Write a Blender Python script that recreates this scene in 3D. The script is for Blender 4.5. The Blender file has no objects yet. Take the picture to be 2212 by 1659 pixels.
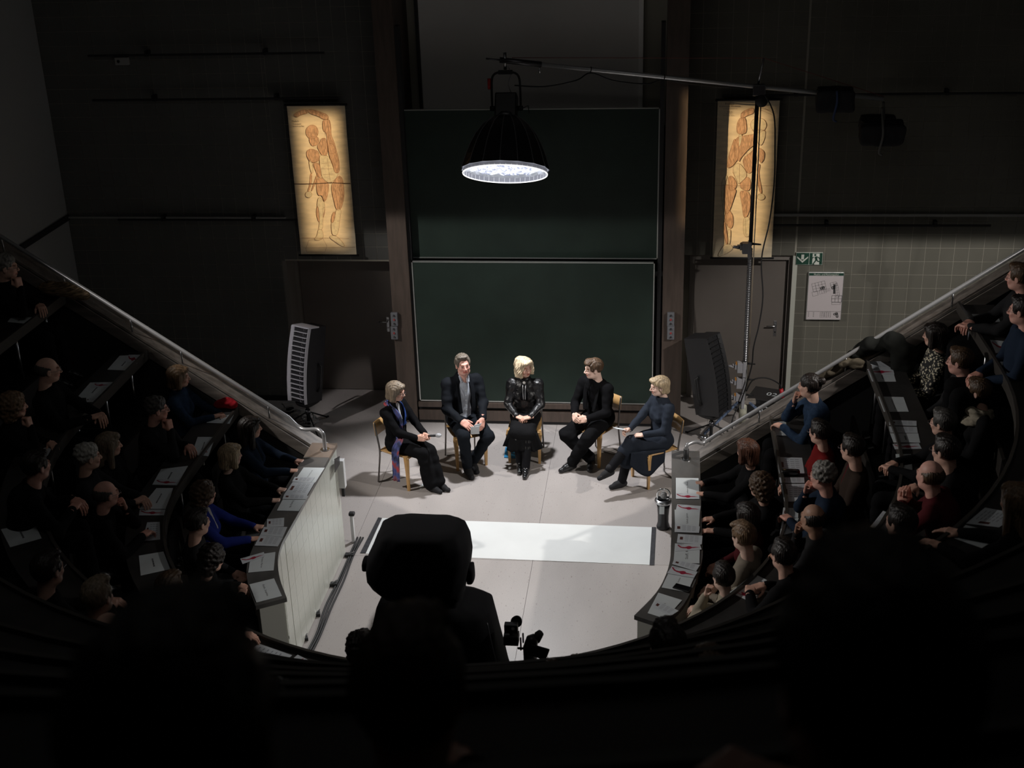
import bpy, bmesh, math, random
import numpy as np
from mathutils import Vector, Matrix
R = math.radians
random.seed(7)
SC = bpy.context.scene
COL = SC.collection
# ---------------------------------------------------------------- camera
CAM_H = 7.2
F_PX = 2756.5
_p, _r, _y = .40233, .03118, -.11984
_f = np.array([math.sin(_y)*math.cos(_p), math.cos(_y)*math.cos(_p), -math.sin(_p)])
_rt = np.array([math.cos(_y), -math.sin(_y), 0.]); _dn = np.cross(_f, _rt)
_c, _s = math.cos(_r), math.sin(_r)
AX = _c*_rt+_s*_dn; AY = -_s*_rt+_c*_dn
cam = bpy.data.cameras.new('camera'); cam_ob = bpy.data.objects.new('camera', cam); COL.objects.link(cam_ob)
cam.sensor_width = 36; cam.lens = F_PX/2212*36; cam.clip_start = .05; cam.clip_end = 60
m = Matrix.Identity(4)
for i in range(3):
    m[i][0] = AX[i]; m[i][1] = -AY[i]; m[i][2] = -_f[i]
m[2][3] = CAM_H
cam_ob.matrix_world = m
cam.dof.use_dof = True; cam.dof.focus_distance = 14.0; cam.dof.aperture_fstop = 3.0
SC.camera = cam_ob
CP = np.array([0, 0, CAM_H])
def _ray(x, y): return AX*(x-1106)+AY*(y-830)+_f*F_PX
def pz(x, y, h=0.):      # survey point of the photo lying at height h
    d = _ray(x, y); v = CP+d*(h-CAM_H)/d[2]; return Vector(v)
def px_(x, y, X):
    d = _ray(x, y); return Vector(CP+d*X/d[0])
def py(x, y, Y):         # survey point of the photo lying in the plane y = Y
    d = _ray(x, y); v = CP+d*Y/d[1]; return Vector(v)
# ---------------------------------------------------------------- world, lights, exposure
w = bpy.data.worlds.new('world'); SC.world = w; w.use_nodes = True
w.node_tree.nodes['Background'].inputs[0].default_value = (.75, .85, 1, 1)
w.node_tree.nodes['Background'].inputs[1].default_value = .0
SC.view_settings.view_transform = 'Standard'; SC.view_settings.look = 'None'
SC.view_settings.gamma = 1; SC.view_settings.use_curve_mapping = False
SC.view_settings.exposure = 0.0
SC.cycles.use_denoising = True
SC.cycles.max_bounces = 5; SC.cycles.diffuse_bounces = 3; SC.cycles.glossy_bounces = 3
SC.cycles.sample_clamp_indirect = 4
LAMP = Vector((-1.73, 14.35, 3.72))      # middle of the dome's opening
TILT = R(26)
def light(name, kind, loc, aim, energy, color=(1, 1, 1), **kw):
    l = bpy.data.lights.new(name, kind); l.energy = energy; l.color = color
    for k, v in kw.items(): setattr(l, k, v)
    o = bpy.data.objects.new(name, l); COL.objects.link(o); o.location = loc
    o.rotation_euler = (Vector(aim)-Vector(loc)).to_track_quat('-Z', 'Y').to_euler()
    return o
axis = Vector((0, -math.sin(TILT), -math.cos(TILT)))
src = LAMP+axis*.085
light('dome_lamp_light', 'SPOT', src, src+axis+Vector((.0,0.10,0)), 490, (.96, .97, 1), spot_size=R(90), spot_blend=.45, shadow_soft_size=.09)
light('dome_lamp_spill', 'SPOT', src, src+axis, 30, (.95, .97, 1), spot_size=R(165), spot_blend=.5, shadow_soft_size=.3)
def mth(nt, op, a, b=None):
    n = nt.nodes.new('ShaderNodeMath'); n.operation = op
    for i, q in enumerate((a, b)):
        if q is None: continue
        if isinstance(q, (int, float)): n.inputs[i].default_value = q
        else: nt.links.new(q, n.inputs[i])
    return n.outputs[0]
def barndoor_light(nm, loc, energy, color, doors):      # stage light whose beam is cut by barn doors (planes through the lamp)
    l = bpy.data.lights.new(nm, 'POINT'); l.energy = energy; l.color = color; l.shadow_soft_size = .07
    o = bpy.data.objects.new(nm, l); COL.objects.link(o); o.location = loc
    l.use_nodes = True; nt = l.node_tree; em = nt.nodes['Emission']; tc = nt.nodes.new('ShaderNodeTexCoord'); res = None
    for n_, soft in doors:
        d = nt.nodes.new('ShaderNodeVectorMath'); d.operation = 'DOT_PRODUCT'; nt.links.new(tc.outputs['Normal'], d.inputs[0]); d.inputs[1].default_value = tuple(Vector(n_).normalized())
        mr = nt.nodes.new('ShaderNodeMapRange'); mr.interpolation_type = 'SMOOTHSTEP'; mr.inputs[1].default_value = -soft*.5; mr.inputs[2].default_value = soft*.5
        nt.links.new(d.outputs['Value'], mr.inputs[0]); res = mr.outputs[0] if res is None else mth(nt, 'MULTIPLY', res, mr.outputs[0])
    nt.links.new(res, em.inputs['Strength']); return o
barndoor_light('stage_light_left', (-7.6, 10.8, 5.6), 1020, (1, .95, .90), [((0, -.51, -.86), .02), ((.84, -.47, .26), .20), ((.75, .5, .78), .08), ((.1, .8, -.55), .16)])
barndoor_light('stage_light_right', (4.6, 10.6, 5.7), 960, (1, .95, .90), [((0, -.51, -.86), .02), ((.46, -.256, -.85), .14), ((-.75, .5, .78), .08), ((-.1, .8, -.55), .16)])
light('speaker_fill', 'SPOT', (-7.4, 10.8, 5.6), (-4.66, 15.15, 1.0), 420, (1, .95, .95), spot_size=R(9.5), spot_blend=.5, shadow_soft_size=.05)  # added spot without a fixture, brightens the left speaker's front
light('ambient_fill', 'AREA', (-1.6, 7.5, 9.1), (-1.6, 7.5, 0), 4.5, (1, .96, .9), shape='RECTANGLE', size=7, size_y=9)  # added ambient fill above the seats, no lamp hangs there
light('hall_fill', 'AREA', (-1.6, 6.0, 8.9), (-1.6, 13.5, 2.0), 12, (1, .97, .93), shape='RECTANGLE', size=5, size_y=1.0)  # unseen area fill that lifts the dark walls and heads
def shuttered_spot(nm, loc, quad, energy, color, sx, sy):      # theatre profile lamp, four shutters set to a rectangle
    L_ = Vector(loc); c = sum(quad, Vector())/4; doors = []
    for i in range(4):
        n_ = (quad[i]-L_).cross(quad[(i+1) % 4]-L_).normalized()
        if n_.dot(c-L_) < 0: n_ = -n_
        doors.append((n_, (sy if i % 2 == 0 else sx)))
    l = bpy.data.lights.new(nm, 'POINT'); l.energy = energy; l.color = color; l.shadow_soft_size = .02
    o = bpy.data.objects.new(nm, l); COL.objects.link(o); o.location = loc
    l.use_nodes = True; nt = l.node_tree; em = nt.nodes['Emission']; tc = nt.nodes.new('ShaderNodeTexCoord'); res = None
    for n_, soft in doors:
        d = nt.nodes.new('ShaderNodeVectorMath'); d.operation = 'DOT_PRODUCT'; nt.links.new(tc.outputs['Normal'], d.inputs[0]); d.inputs[1].default_value = tuple(n_)
        mr = nt.nodes.new('ShaderNodeMapRange'); mr.interpolation_type = 'SMOOTHSTEP'; mr.inputs[1].default_value = -.0010; mr.inputs[2].default_value = soft
        nt.links.new(d.outputs['Value'], mr.inputs[0]); res = mr.outputs[0] if res is None else mth(nt, 'MULTIPLY', res, mr.outputs[0])
    nt.links.new(res, em.inputs['Strength'])
for nm, lx, p4, yy in (('chart_light_left', 1.6, [(620,230),(745,228),(770,550),(650,550)], 15.97), ('chart_light_right', -4.9, [(1553,218),(1683,218),(1668,556),(1537,556)], 16.24)):
    shuttered_spot(nm, (lx, 7.4, 7.9), [py(*k, yy) for k in p4], 5600, (1, .72, .41), .017, .020)
# ---------------------------------------------------------------- materials
_mc = {}
def mat(name, col, rough=.6, metal=0., bump=0., bscale=60., var=0., vscale=8., spec=.5, emit=None, stretch=None, sheen=0., coat=0., tint=False, trans=0.):
    key = (name,)
    if key in _mc: return _mc[key]
    M = bpy.data.materials.new(name); M.use_nodes = True; nt = M.node_tree; b = nt.nodes['Principled BSDF']
    col = tuple(col)+(1,)
    b.inputs['Base Color'].default_value = col
    b.inputs['Roughness'].default_value = rough; b.inputs['Metallic'].default_value = metal
    b.inputs['Specular IOR Level'].default_value = spec
    if sheen: b.inputs['Sheen Weight'].default_value = sheen
    if coat: b.inputs['Coat Weight'].default_value = coat
    if trans: b.inputs['Transmission Weight'].default_value = trans
    if emit: b.inputs['Emission Color'].default_value = tuple(emit[:3])+(1,); b.inputs['Emission Strength'].default_value = emit[3]
    if bump or var:
        tc = nt.nodes.new('ShaderNodeTexCoord'); mp = nt.nodes.new('ShaderNodeMapping')
        nt.links.new(tc.outputs['Object'], mp.inputs[0])
        if stretch: mp.inputs['Scale'].default_value = stretch
    if var:
        n = nt.nodes.new('ShaderNodeTexNoise'); n.inputs['Scale'].default_value = vscale; n.inputs['Detail'].default_value = 5
        nt.links.new(mp.outputs[0], n.inputs['Vector'])
        mx = nt.nodes.new('ShaderNodeMix'); mx.data_type = 'RGBA'
        mx.inputs[6].default_value = tuple(max(0, c*(1-var)) for c in col[:3])+(1,); mx.inputs[7].default_value = tuple(min(1, c*(1+var)) for c in col[:3])+(1,)
        cr = nt.nodes.new('ShaderNodeMapRange'); cr.inputs[1].default_value = .35; cr.inputs[2].default_value = .65
        nt.links.new(n.outputs[0], cr.inputs[0]); nt.links.new(cr.outputs[0], mx.inputs[0])
        last = mx.outputs[2]
        nt.links.new(last, b.inputs['Base Color'])
    if tint:
        at = nt.nodes.new('ShaderNodeAttribute'); at.attribute_name = 'tint'
        mu = nt.nodes.new('ShaderNodeMix'); mu.data_type = 'RGBA'; mu.blend_type = 'MULTIPLY'; mu.inputs[0].default_value = 1
        if var: nt.links.new(last, mu.inputs[6])
        else: mu.inputs[6].default_value = col
        nt.links.new(at.outputs['Color'], mu.inputs[7]); nt.links.new(mu.outputs[2], b.inputs['Base Color'])
    if bump:
        n2 = nt.nodes.new('ShaderNodeTexNoise'); n2.inputs['Scale'].default_value = bscale; n2.inputs['Detail'].default_value = 4
        nt.links.new(mp.outputs[0], n2.inputs['Vector'])
        bp = nt.nodes.new('ShaderNodeBump'); bp.inputs['Strength'].default_value = bump; bp.inputs['Distance'].default_value = .01
        nt.links.new(n2.outputs[0], bp.inputs['Height']); nt.links.new(bp.outputs[0], b.inputs['Normal'])
    _mc[key] = M; return M
# ---------------------------------------------------------------- object helpers
def tag(o, label=None, cat=None, group=None, kind=None):
    if label: o['label'] = label
    if cat: o['category'] = cat
    if group: o['group'] = group
    if kind: o['kind'] = kind
    return o
def empty(name, loc=(0, 0, 0), rz=0., label=None, cat=None, group=None):
    o = bpy.data.objects.new(name, None); COL.objects.link(o); o.location = loc; o.rotation_euler = (0, 0, rz)
    o.empty_display_size = .1
    return tag(o, label, cat, group)
def link(name, me, m=None, parent=None, smooth=False):
    o = bpy.data.objects.new(name, me); COL.objects.link(o)
    if m is not None and not me.materials:
        for q in (m if isinstance(m, (list, tuple)) else [m]): me.materials.append(q)
    if smooth:
        me.polygons.foreach_set('use_smooth', [True]*len(me.polygons))
    if parent is not None: o.parent = parent
    return o
class MB:
    """collects simple shapes, then links them as one mesh"""
    def __init__(s): s.v = []; s.f = []; s.m = []; s.mi = 0
    def add(s, vs, fs):
        n = len(s.v); s.v += [tuple(q) for q in vs]; s.f += [tuple(i+n for i in q) for q in fs]; s.m += [s.mi]*len(fs); return s
    def box(s, a, b, M=None, bev=0.):
        x0, y0, z0 = a; x1, y1, z1 = b
        if bev:
            bm = bmesh.new(); bmesh.ops.create_cube(bm, size=1)
            for v in bm.verts:
                v.co = Vector(((x0+x1)/2+v.co.x*(x1-x0), (y0+y1)/2+v.co.y*(y1-y0), (z0+z1)/2+v.co.z*(z1-z0)))
            bmesh.ops.bevel(bm, geom=bm.edges[:], offset=bev, segments=2, affect='EDGES', profile=.5)
            bm.verts.index_update()
            vs = [v.co.copy() for v in bm.verts]; fs = [[v.index for v in f.verts] for f in bm.faces]; bm.free()
        else:
            vs = [Vector(q) for q in ((x0,y0,z0),(x1,y0,z0),(x1,y1,z0),(x0,y1,z0),(x0,y0,z1),(x1,y0,z1),(x1,y1,z1),(x0,y1,z1))]
            fs = [(0,3,2,1),(4,5,6,7),(0,1,5,4),(1,2,6,5),(2,3,7,6),(3,0,4,7)]
        if M is not None: vs = [M @ v for v in vs]
        return s.add(vs, fs)
    def tube(s, pts, r, n=10, cap=True):
        pts = [Vector(p) for p in pts]; rs = r if isinstance(r, (list, tuple)) else [r]*len(pts)
        up = None; base = len(s.v); vs = []; fs = []
        for i, p in enumerate(pts):
            t = (pts[min(i+1, len(pts)-1)]-pts[max(i-1, 0)]).normalized()
            if up is None: up = t.orthogonal().normalized()
            up = (up-t*up.dot(t)); up = up.normalized() if up.length > 1e-6 else t.orthogonal().normalized()
            sd = t.cross(up)
            for k in range(n):
                a = 2*math.pi*k/n; vs.append(p+(up*math.cos(a)+sd*math.sin(a))*rs[i])
        for i in range(len(pts)-1):
            for k in range(n):
                a = i*n+k; b = i*n+(k+1) % n; fs.append((a, b, b+n, a+n))
        if cap: fs.append(tuple(range(n-1, -1, -1))); fs.append(tuple(range((len(pts)-1)*n, len(pts)*n)))
        return s.add(vs, fs)
    def lathe(s, prof, n=24, M=None, cap=False):
        vs = []; fs = []
        for r, z in prof:
            for k in range(n):
                a = 2*math.pi*k/n; vs.append(Vector((r*math.cos(a), r*math.sin(a), z)))
        for i in range(len(prof)-1):
            for k in range(n):
                a = i*n+k; b = i*n+(k+1) % n; fs.append((a, b, b+n, a+n))
        if cap: fs.append(tuple(range(n-1, -1, -1))); fs.append(tuple(range((len(prof)-1)*n, len(prof)*n)))
        if M is not None: vs = [M @ v for v in vs]
        return s.add(vs, fs)
    def poly(s, pts, th=None):       # a flat polygon, given thickness along vector th
        n = len(pts); pts = [Vector(p) for p in pts]
        if th is None: return s.add(pts, [tuple(range(n))])
        th = Vector(th); vs = pts+[p+th for p in pts]
        fs = [tuple(range(n-1, -1, -1)), tuple(range(n, 2*n))]+[(i, (i+1) % n, n+(i+1) % n, n+i) for i in range(n)]
        return s.add(vs, fs)
    def mesh(s, name):
        me = bpy.data.meshes.new(name); me.from_pydata(s.v, [], s.f)
        if any(s.m): me.polygons.foreach_set('material_index', s.m)
        me.update(); return me
    def build(s, name, m=None, parent=None, smooth=False):
        return link(name, s.mesh(name), m, parent, smooth)
def struct(o): o['kind'] = 'structure'; return o
def smooth_path(pts, n=6):
    pts = [Vector(p) for p in pts]; out = []
    for i in range(len(pts)-1):
        p0 = pts[max(i-1, 0)]; p1 = pts[i]; p2 = pts[i+1]; p3 = pts[min(i+2, len(pts)-1)]
        for k in range(n):
            t = k/n; out.append(.5*((2*p1)+(p2-p0)*t+(2*p0-5*p1+4*p2-p3)*t*t+(3*p1-p0-3*p2+p3)*t**3))
    out.append(pts[-1]); return out
_fontc = {}
def text_mesh(s, size):
    k = (s, size)
    if k in _fontc: return _fontc[k]
    c = bpy.data.curves.new('txt', 'FONT'); c.body = s; c.size = size; c.align_x = 'CENTER'; c.align_y = 'CENTER'; c.resolution_u = 2
    o = bpy.data.objects.new('txt', c); COL.objects.link(o)
    me = bpy.data.meshes.new_from_object(o.evaluated_get(bpy.context.evaluated_depsgraph_get())) if False else None
    dg = bpy.context.evaluated_depsgraph_get(); dg.update(); me = bpy.data.meshes.new_from_object(o.evaluated_get(dg))
    me.materials.clear()
    vs = [v.co.copy() for v in me.vertices]; fs = [tuple(p.vertices) for p in me.polygons]
    bpy.data.objects.remove(o); bpy.data.curves.remove(c); bpy.data.meshes.remove(me)
    _fontc[k] = (vs, fs); return vs, fs
# ================================================================ structure
XC, YC = -1.60, 10.3
ROWR = {1: 2.05, 2: 2.785, 3: 3.69, 4: 4.50, 5: 5.40, 6: 6.30, 7: 7.20, 8: 8.08, 9: 8.95}
ROWZ = {1: 1.35, 2: 1.76, 3: 2.39, 4: 3.00, 5: 3.62, 6: 4.25, 7: 4.87, 8: 5.48, 9: 5.98}
def rowpt(r, u):
    """point on the horseshoe of radius r; u<0 left straight, 0..180 arc, >180 right straight (in degrees / metres)"""
    if u[0] == 'L': return Vector((XC-r, u[1], 0))
    if u[0] == 'R': return Vector((XC+r, u[1], 0))
    a = R(u[1]); return Vector((XC-r*math.cos(a), YC-r*math.sin(a), 0))
def ushape(n=48, y1=12.0):
    return [('L', y1), ('L', 11.2), ('L', YC+.35)]+[('A', 180*i/n) for i in range(n+1)]+[('R', YC+.35), ('R', 11.2), ('R', y1)]
def sweep(mb, path, r0, r1, z0, z1):
    vs = []; fs = []; n = len(path)
    for u in path:
        a = rowpt(r0, u); b = rowpt(r1, u)
        vs += [(a.x, a.y, z0), (b.x, b.y, z0), (b.x, b.y, z1), (a.x, a.y, z1)]
    for i in range(n-1):
        for k in range(4):
            a = i*4+k; b = i*4+(k+1) % 4; fs.append((a, b, b+4, a+4))
    fs.append((0, 3, 2, 1)); e = (n-1)*4; fs.append((e, e+1, e+2, e+3))
    mb.add(vs, fs)
M_wall = mat('plaster_dark', (.20, .19, .17), .85, var=.12, vscale=1.2, bump=.05, bscale=30)
M_grout = mat('tile_grout', (.36, .34, .285), .9)
M_tile = mat('glazed_tile', (.135, .13, .108), .38, var=.06, vscale=1.5)
M_tileL = mat('glazed_tile_dim', (.12, .12, .113), .4, var=.06, vscale=1.5)  # same tile as on the right wall, dimness put into the colour
M_side = mat('side_plaster', (.30, .31, .31), .85, bump=.04)
M_brown = mat('brown_timber', (.085, .062, .05), .55, var=.15, vscale=3, stretch=(8, 8, 1))
M_door = mat('door_laminate', (.155, .135, .12), .5, var=.05, vscale=2)
M_frame = mat('door_frame_paint', (.22, .20, .18), .55)
M_white = mat('screen_white', (.66, .64, .61), .8, var=.05, vscale=1)
M_black = mat('matt_black', (.012, .012, .013), .6)
M_tier = mat('tier_floor_dark', (.02, .02, .02), .8)
M_steel = mat('brushed_steel', (.55, .56, .58), .28, metal=1, bump=.03, bscale=200)
M_dsteel = mat('dark_steel', (.16, .16, .17), .4, metal=1)
# floor of linoleum
M_floor = bpy.data.materials.new('linoleum'); M_floor.use_nodes = True
nt = M_floor.node_tree; b = nt.nodes['Principled BSDF']; b.inputs['Roughness'].default_value = .42; b.inputs['Specular IOR Level'].default_value = .3
tc = nt.nodes.new('ShaderNodeTexCoord'); mp = nt.nodes.new('ShaderNodeMapping'); mp.inputs['Scale'].default_value = (1, .35, 1)
nt.links.new(tc.outputs['Object'], mp.inputs[0])
n1 = nt.nodes.new('ShaderNodeTexNoise'); n1.inputs['Scale'].default_value = 1.1; n1.inputs['Detail'].default_value = 6; nt.links.new(mp.outputs[0], n1.inputs['Vector'])
r1 = nt.nodes.new('ShaderNodeValToRGB'); r1.color_ramp.elements[0].position = .3; r1.color_ramp.elements[0].color = (.37, .34, .325, 1); r1.color_ramp.elements[1].position = .7; r1.color_ramp.elements[1].color = (.48, .44, .42, 1)
nt.links.new(n1.outputs[0], r1.inputs[0])
n2 = nt.nodes.new('ShaderNodeTexNoise'); n2.inputs['Scale'].default_value = 62; n2.inputs['Detail'].default_value = 2; nt.links.new(mp.outputs[0], n2.inputs['Vector'])
r2 = nt.nodes.new('ShaderNodeValToRGB'); r2.color_ramp.elements[0].position = .27; r2.color_ramp.elements[0].color = (.62, .58, .56, 1); r2.color_ramp.elements[1].position = .33; r2.color_ramp.elements[1].color = (1, 1, 1, 1)
nt.links.new(n2.outputs[0], r2.inputs[0])
n3 = nt.nodes.new('ShaderNodeTexNoise'); n3.inputs['Scale'].default_value = 120; n3.inputs['Detail'].default_value = 3; nt.links.new(tc.outputs['Object'], n3.inputs['Vector'])
r3 = nt.nodes.new('ShaderNodeMapRange'); r3.inputs[1].default_value = .3; r3.inputs[2].default_value = .7; r3.inputs[3].default_value = .9; r3.inputs[4].default_value = 1.06
nt.links.new(n3.outputs[0], r3.inputs[0])
mx = nt.nodes.new('ShaderNodeMix'); mx.data_type = 'RGBA'; mx.blend_type = 'MULTIPLY'; mx.inputs[0].default_value = 1
nt.links.new(r1.outputs[0], mx.inputs[6]); nt.links.new(r2.outputs[0], mx.inputs[7])
mx2 = nt.nodes.new('ShaderNodeMix'); mx2.data_type = 'RGBA'; mx2.blend_type = 'MULTIPLY'; mx2.inputs[0].default_value = 1
nt.links.new(mx.outputs[2], mx2.inputs[6]); nt.links.new(r3.outputs[0], mx2.inputs[7]); nt.links.new(mx2.outputs[2], b.inputs['Base Color'])
XL, XR, YB, YBR, YDOOR, YF, ZC = -7.95, 4.85, 16.10, 16.38, 16.50, -3.0, 9.2
# floor: sheets of linoleum, seams recessed
fl = MB().box((XL-.2, YF, -.2), (XR+.2, 17.2, -.004)).build('floor', mat('floor_screed', (.16, .15, .15), .9)); struct(fl)
xs = [XL, -5.3, -3.3, -1.27, .73, 2.73, XR]
ys = [6.0, 11.93, 16.6]
for i in range(len(xs)-1):
    for j in range(2):
        o = MB().box((xs[i]+.002, ys[j]+.002, -.006), (xs[i+1]-.002, ys[j+1]-.002, 0)).build('sheet', M_floor, fl)
struct(MB().box((XL-.2, YF, ZC), (XR+.2, 17.2, ZC+.2)).build('ceiling', M_black))
struct(MB().box((XL-.2, YF-.2, -.2), (XR+.2, YF, ZC)).build('wall_front', M_black))
struct(MB().box((XR, YF, 0), (XR+.2, 17.2, ZC)).build('wall_right', M_side))
wl = struct(MB().box((XL-.2, YF, 0), (XL, 17.2, ZC)).build('wall_left', M_side))
MB().box((XL, 8, 2.63), (XL+.03, YB, 2.70)).build('ledge', M_black, wl)
# back wall: the tiled left and right fields, the door recesses, the strip above
wb = MB()
wb.box((XL, YB, 0), (-4.98, 17.0, ZC)); wb.box((-4.98, YB, 2.06), (-3.40, 17.0, ZC))
wb.box((-3.40, 16.32, 0), (.36, 17.0, ZC))
wb.box((.36, YBR, 2.08), (1.84, 17.0, ZC)); wb.box((1.84, YBR, 0), (XR, 17.0, ZC))
wb.box((-5.0, YDOOR+.06, 0), (-3.3, 17.0, 2.1)); wb.box((.3, YDOOR+.06, 0), (1.9, 17.0, 2.1))
wallb = struct(wb.build('wall_back', M_grout))
T = .1825
def tiles(parent, x0, x1, z0, z1, Y, skip, m, score, limit):
    me = MB().box((.003, -.004, .003), (T-.003, .0, T-.003), bev=0).mesh('tile'); me.materials.append(m)
    c = []
    nx = int(math.ceil((x1-x0)/T)); nz = int((z1-z0)/T)
    for i in range(nx):
        for j in range(nz):
            x = x0+i*T; z = z0+j*T; wdt = min(T, x1-x)
            if wdt < .04 or skip(x+T/2, z+T/2): continue
            c.append((score(x+T/2, z+T/2), x, z, wdt/T))
    c.sort()
    rest = MB()
    for k, (s_, x, z, q) in enumerate(c):
        dy = random.uniform(-.0015, .0015)
        if k < limit:
            o = bpy.data.objects.new('tile', me); COL.objects.link(o); o.parent = parent; o.location = (x, Y+dy*.5, z); o.scale = (q, 1, 1)
        else: rest.box((x+.003, Y-.004+dy*.5, z+.003), (x+T*q-.003, Y, z+T-.003))
    if rest.v: tag(rest.build('tile_field', m, parent), kind='stuff')
tiles(wallb, 1.84, XR, 0.0, 8.9, YBR, lambda x, z: False, M_tile, lambda x, z: (z > 2.1)*10+z*.8+abs(x-2.5)*.25, 180)
tiles(wallb, .36, 1.84, 2.08, 8.9, YBR, lambda x, z: False, M_tile, lambda x, z: z, 20)
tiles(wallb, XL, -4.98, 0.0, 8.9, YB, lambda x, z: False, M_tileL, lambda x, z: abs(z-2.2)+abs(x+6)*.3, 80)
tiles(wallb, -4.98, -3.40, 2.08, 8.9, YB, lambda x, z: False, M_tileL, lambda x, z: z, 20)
MB().box((1.80, 16.36, 0), (1.86, YDOOR+.06, 2.08)).build('reveal', mat('reveal_paint', (.52, .53, .47), .6), wallb)
MB().box((-5.02, YB-.005, 0), (-4.96, YDOOR+.06, 2.06)).build('reveal', M_frame, wallb)
struct(MB().box((XL, YB-.03, 0), (-5.02, YB-.012, .07)).build('baseboard_left', M_black))
struct(MB().box((1.86, YBR-.03, 0), (XR, YBR-.012, .07)).build('baseboard_right', M_brown))
# projection panel above the boards
pp = struct(MB().box((-2.99, 16.22, 3.6), (-.225, 16.32, ZC)).build('wall_screen', M_white))
MB().box((-.245, 16.17, 3.6), (-.19, 16.32, ZC)).build('edge_strip', mat('lit_screen_edge', (.85, .83, .8), .6), pp)  # the panel's lit right edge, its brightness put into a paler colour
struct(MB().box((-3.02, 16.14, 3.6), (-2.985, 16.32, ZC)).build('trim_1', M_black))
# brown piers beside the boards
p1_ = struct(MB().box((-3.40, 15.43, 0), (-3.15, 16.5, ZC)).build('wall_pier_left', M_brown))
p2_ = struct(MB().box((.10, 15.43, 0), (.36, 16.5, ZC)).build('wall_pier_right', M_brown))
struct(MB().box((-3.15, 15.98, 0), (.10, 16.15, 3.85)).build('wall_board_backing', M_black))
# doors
def door(n, x0, x1, Y, hinge_right, hx, label):
    d = empty(n, ((x0+x1)/2, Y, 0)); d['kind'] = 'structure'; d['label'] = label
    a, c = x0-(x0+x1)/2, x1-(x0+x1)/2
    MB().box((a+.07, -.0, .01), (c-.07, .045, 2.0), bev=.003).build('door_leaf', M_door, d)
    for s in ((a, a+.065), (c-.065, c)): MB().box((s[0], -.06, 0), (s[1], .05, 2.06)).build('door_frame', M_frame, d)
    MB().box((a+.065, -.06, 2.0), (c-.065, .05, 2.06)).build('door_frame', M_frame, d)
    h = MB(); h.box((hx-.02, -.008, .90), (hx+.02, 0, 1.12), bev=.003)
    hh = h.build('handle_plate', M_steel, d)
    MB().tube([(hx, -.006, 1.06), (hx, -.05, 1.06), (hx-.015, -.055, 1.06), (hx-.12, -.055, 1.06)], .009).build('handle', M_steel, d, True)
    MB().lathe([(0, -.001), (.01, -.001), (.01, .0)], 10, Matrix.Translation((hx, -.009, .96)) @ Matrix.Rotation(R(90), 4, 'X')).build('keyhole', M_black, d)
    return d
door('door_1', -4.98, -3.56, YDOOR, True, .56, 'dim grey door under the left anatomical chart')
door('door_2', .46, 1.82, YDOOR, False, .49, 'brownish door with steel lever behind the lamp mast, right of the boards')
# small junction boxes on the piers
def switchbox(x, z, name, label):
    t = empty(name, (x, 15.43, z), 0, label, 'control box')
    MB().box((-.045, -.05, -.09), (.045, 0, .09), bev=.006).build('housing', mat('grey_plastic', (.16, .165, .18), .5), t)
    for k in range(3):
        MB().lathe([(0, .012), (.012, .012), (.014, 0), (.014, -.002)], 12, Matrix.Translation((0, -.05, .055-.055*k)) @ Matrix.Rotation(R(90), 4, 'X')).build('button', mat('button_red', (.35, .05, .05), .5) if k == 1 else M_dsteel, t)
for pxx, s in ((852, 'left'), (1449, 'right')):
    a = py(pxx, 690, 15.4); b_ = py(pxx, 719, 15.4)
    switchbox(a.x+(.0), a.z, 'control_box', f'upper grey push-button box on the {s} brown pier beside the boards')
    switchbox(b_.x, b_.z, 'control_box', f'lower grey push-button box on the {s} brown pier beside the boards')
# ---------------------------------------------------------------- chalkboards
M_green = mat('chalkboard_green', (.020, .034, .027), .5, var=.12, vscale=2.5, spec=.35)
M_alu = mat('board_aluminium', (.62, .64, .62), .35, metal=.8)
def board(x0, x1, z0, z1, Y, label):
    t = empty('chalkboard', ((x0+x1)/2, Y, z0), 0, label, 'chalkboard')
    a = x0-(x0+x1)/2; h = z1-z0
    MB().box((a+.012, 0, .012), (-a-.012, .03, h-.012)).build('writing_surface', M_green, t)
    for q in (((a, -.008, 0), (a+.014, .035, h)), ((-a-.014, -.008, 0), (-a, .035, h)), ((a, -.008, h-.014), (-a, .035, h)), ((a, -.008, 0), (-a, .035, .014))):
        MB().box(*q).build('frame_rail', M_alu, t)
board(-3.11, -.005, .32, 2.275, 15.44, 'lower green chalkboard with thin aluminium frame behind the seated panel')
board(-3.13, .03, 2.28, 4.19, 15.56, 'upper green chalkboard with thin aluminium frame behind the dome lamp')
bl = empty('board_plinth', (-1.55, 15.44, 0), 0, 'low brown timber plinth under the lower chalkboard', 'plinth')
MB().box((-1.58, -.0, .0), (1.64, .3, .045)).build('toe_strip', M_black, bl)
MB().box((-1.58, -.02, .045), (1.64, .3, .19), bev=.004).build('fascia_board', M_brown, bl)
MB().box((-1.58, .02, .19), (1.64, .3, .24)).build('shadow_gap', M_black, bl)
MB().box((-1.58, -.03, .24), (1.64, .3, .31), bev=.004).build('chalk_ledge', M_brown, bl)
for x, nm in ((-3.14, 'left'), (.045, 'right')):
    t = tag(MB().box((x-.015, 15.47, .3), (x+.035, 15.62, 5.2)).build('guide_rail', M_black), f'tall black guide rail at the {nm} edge of the chalkboards', 'rail')
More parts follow.
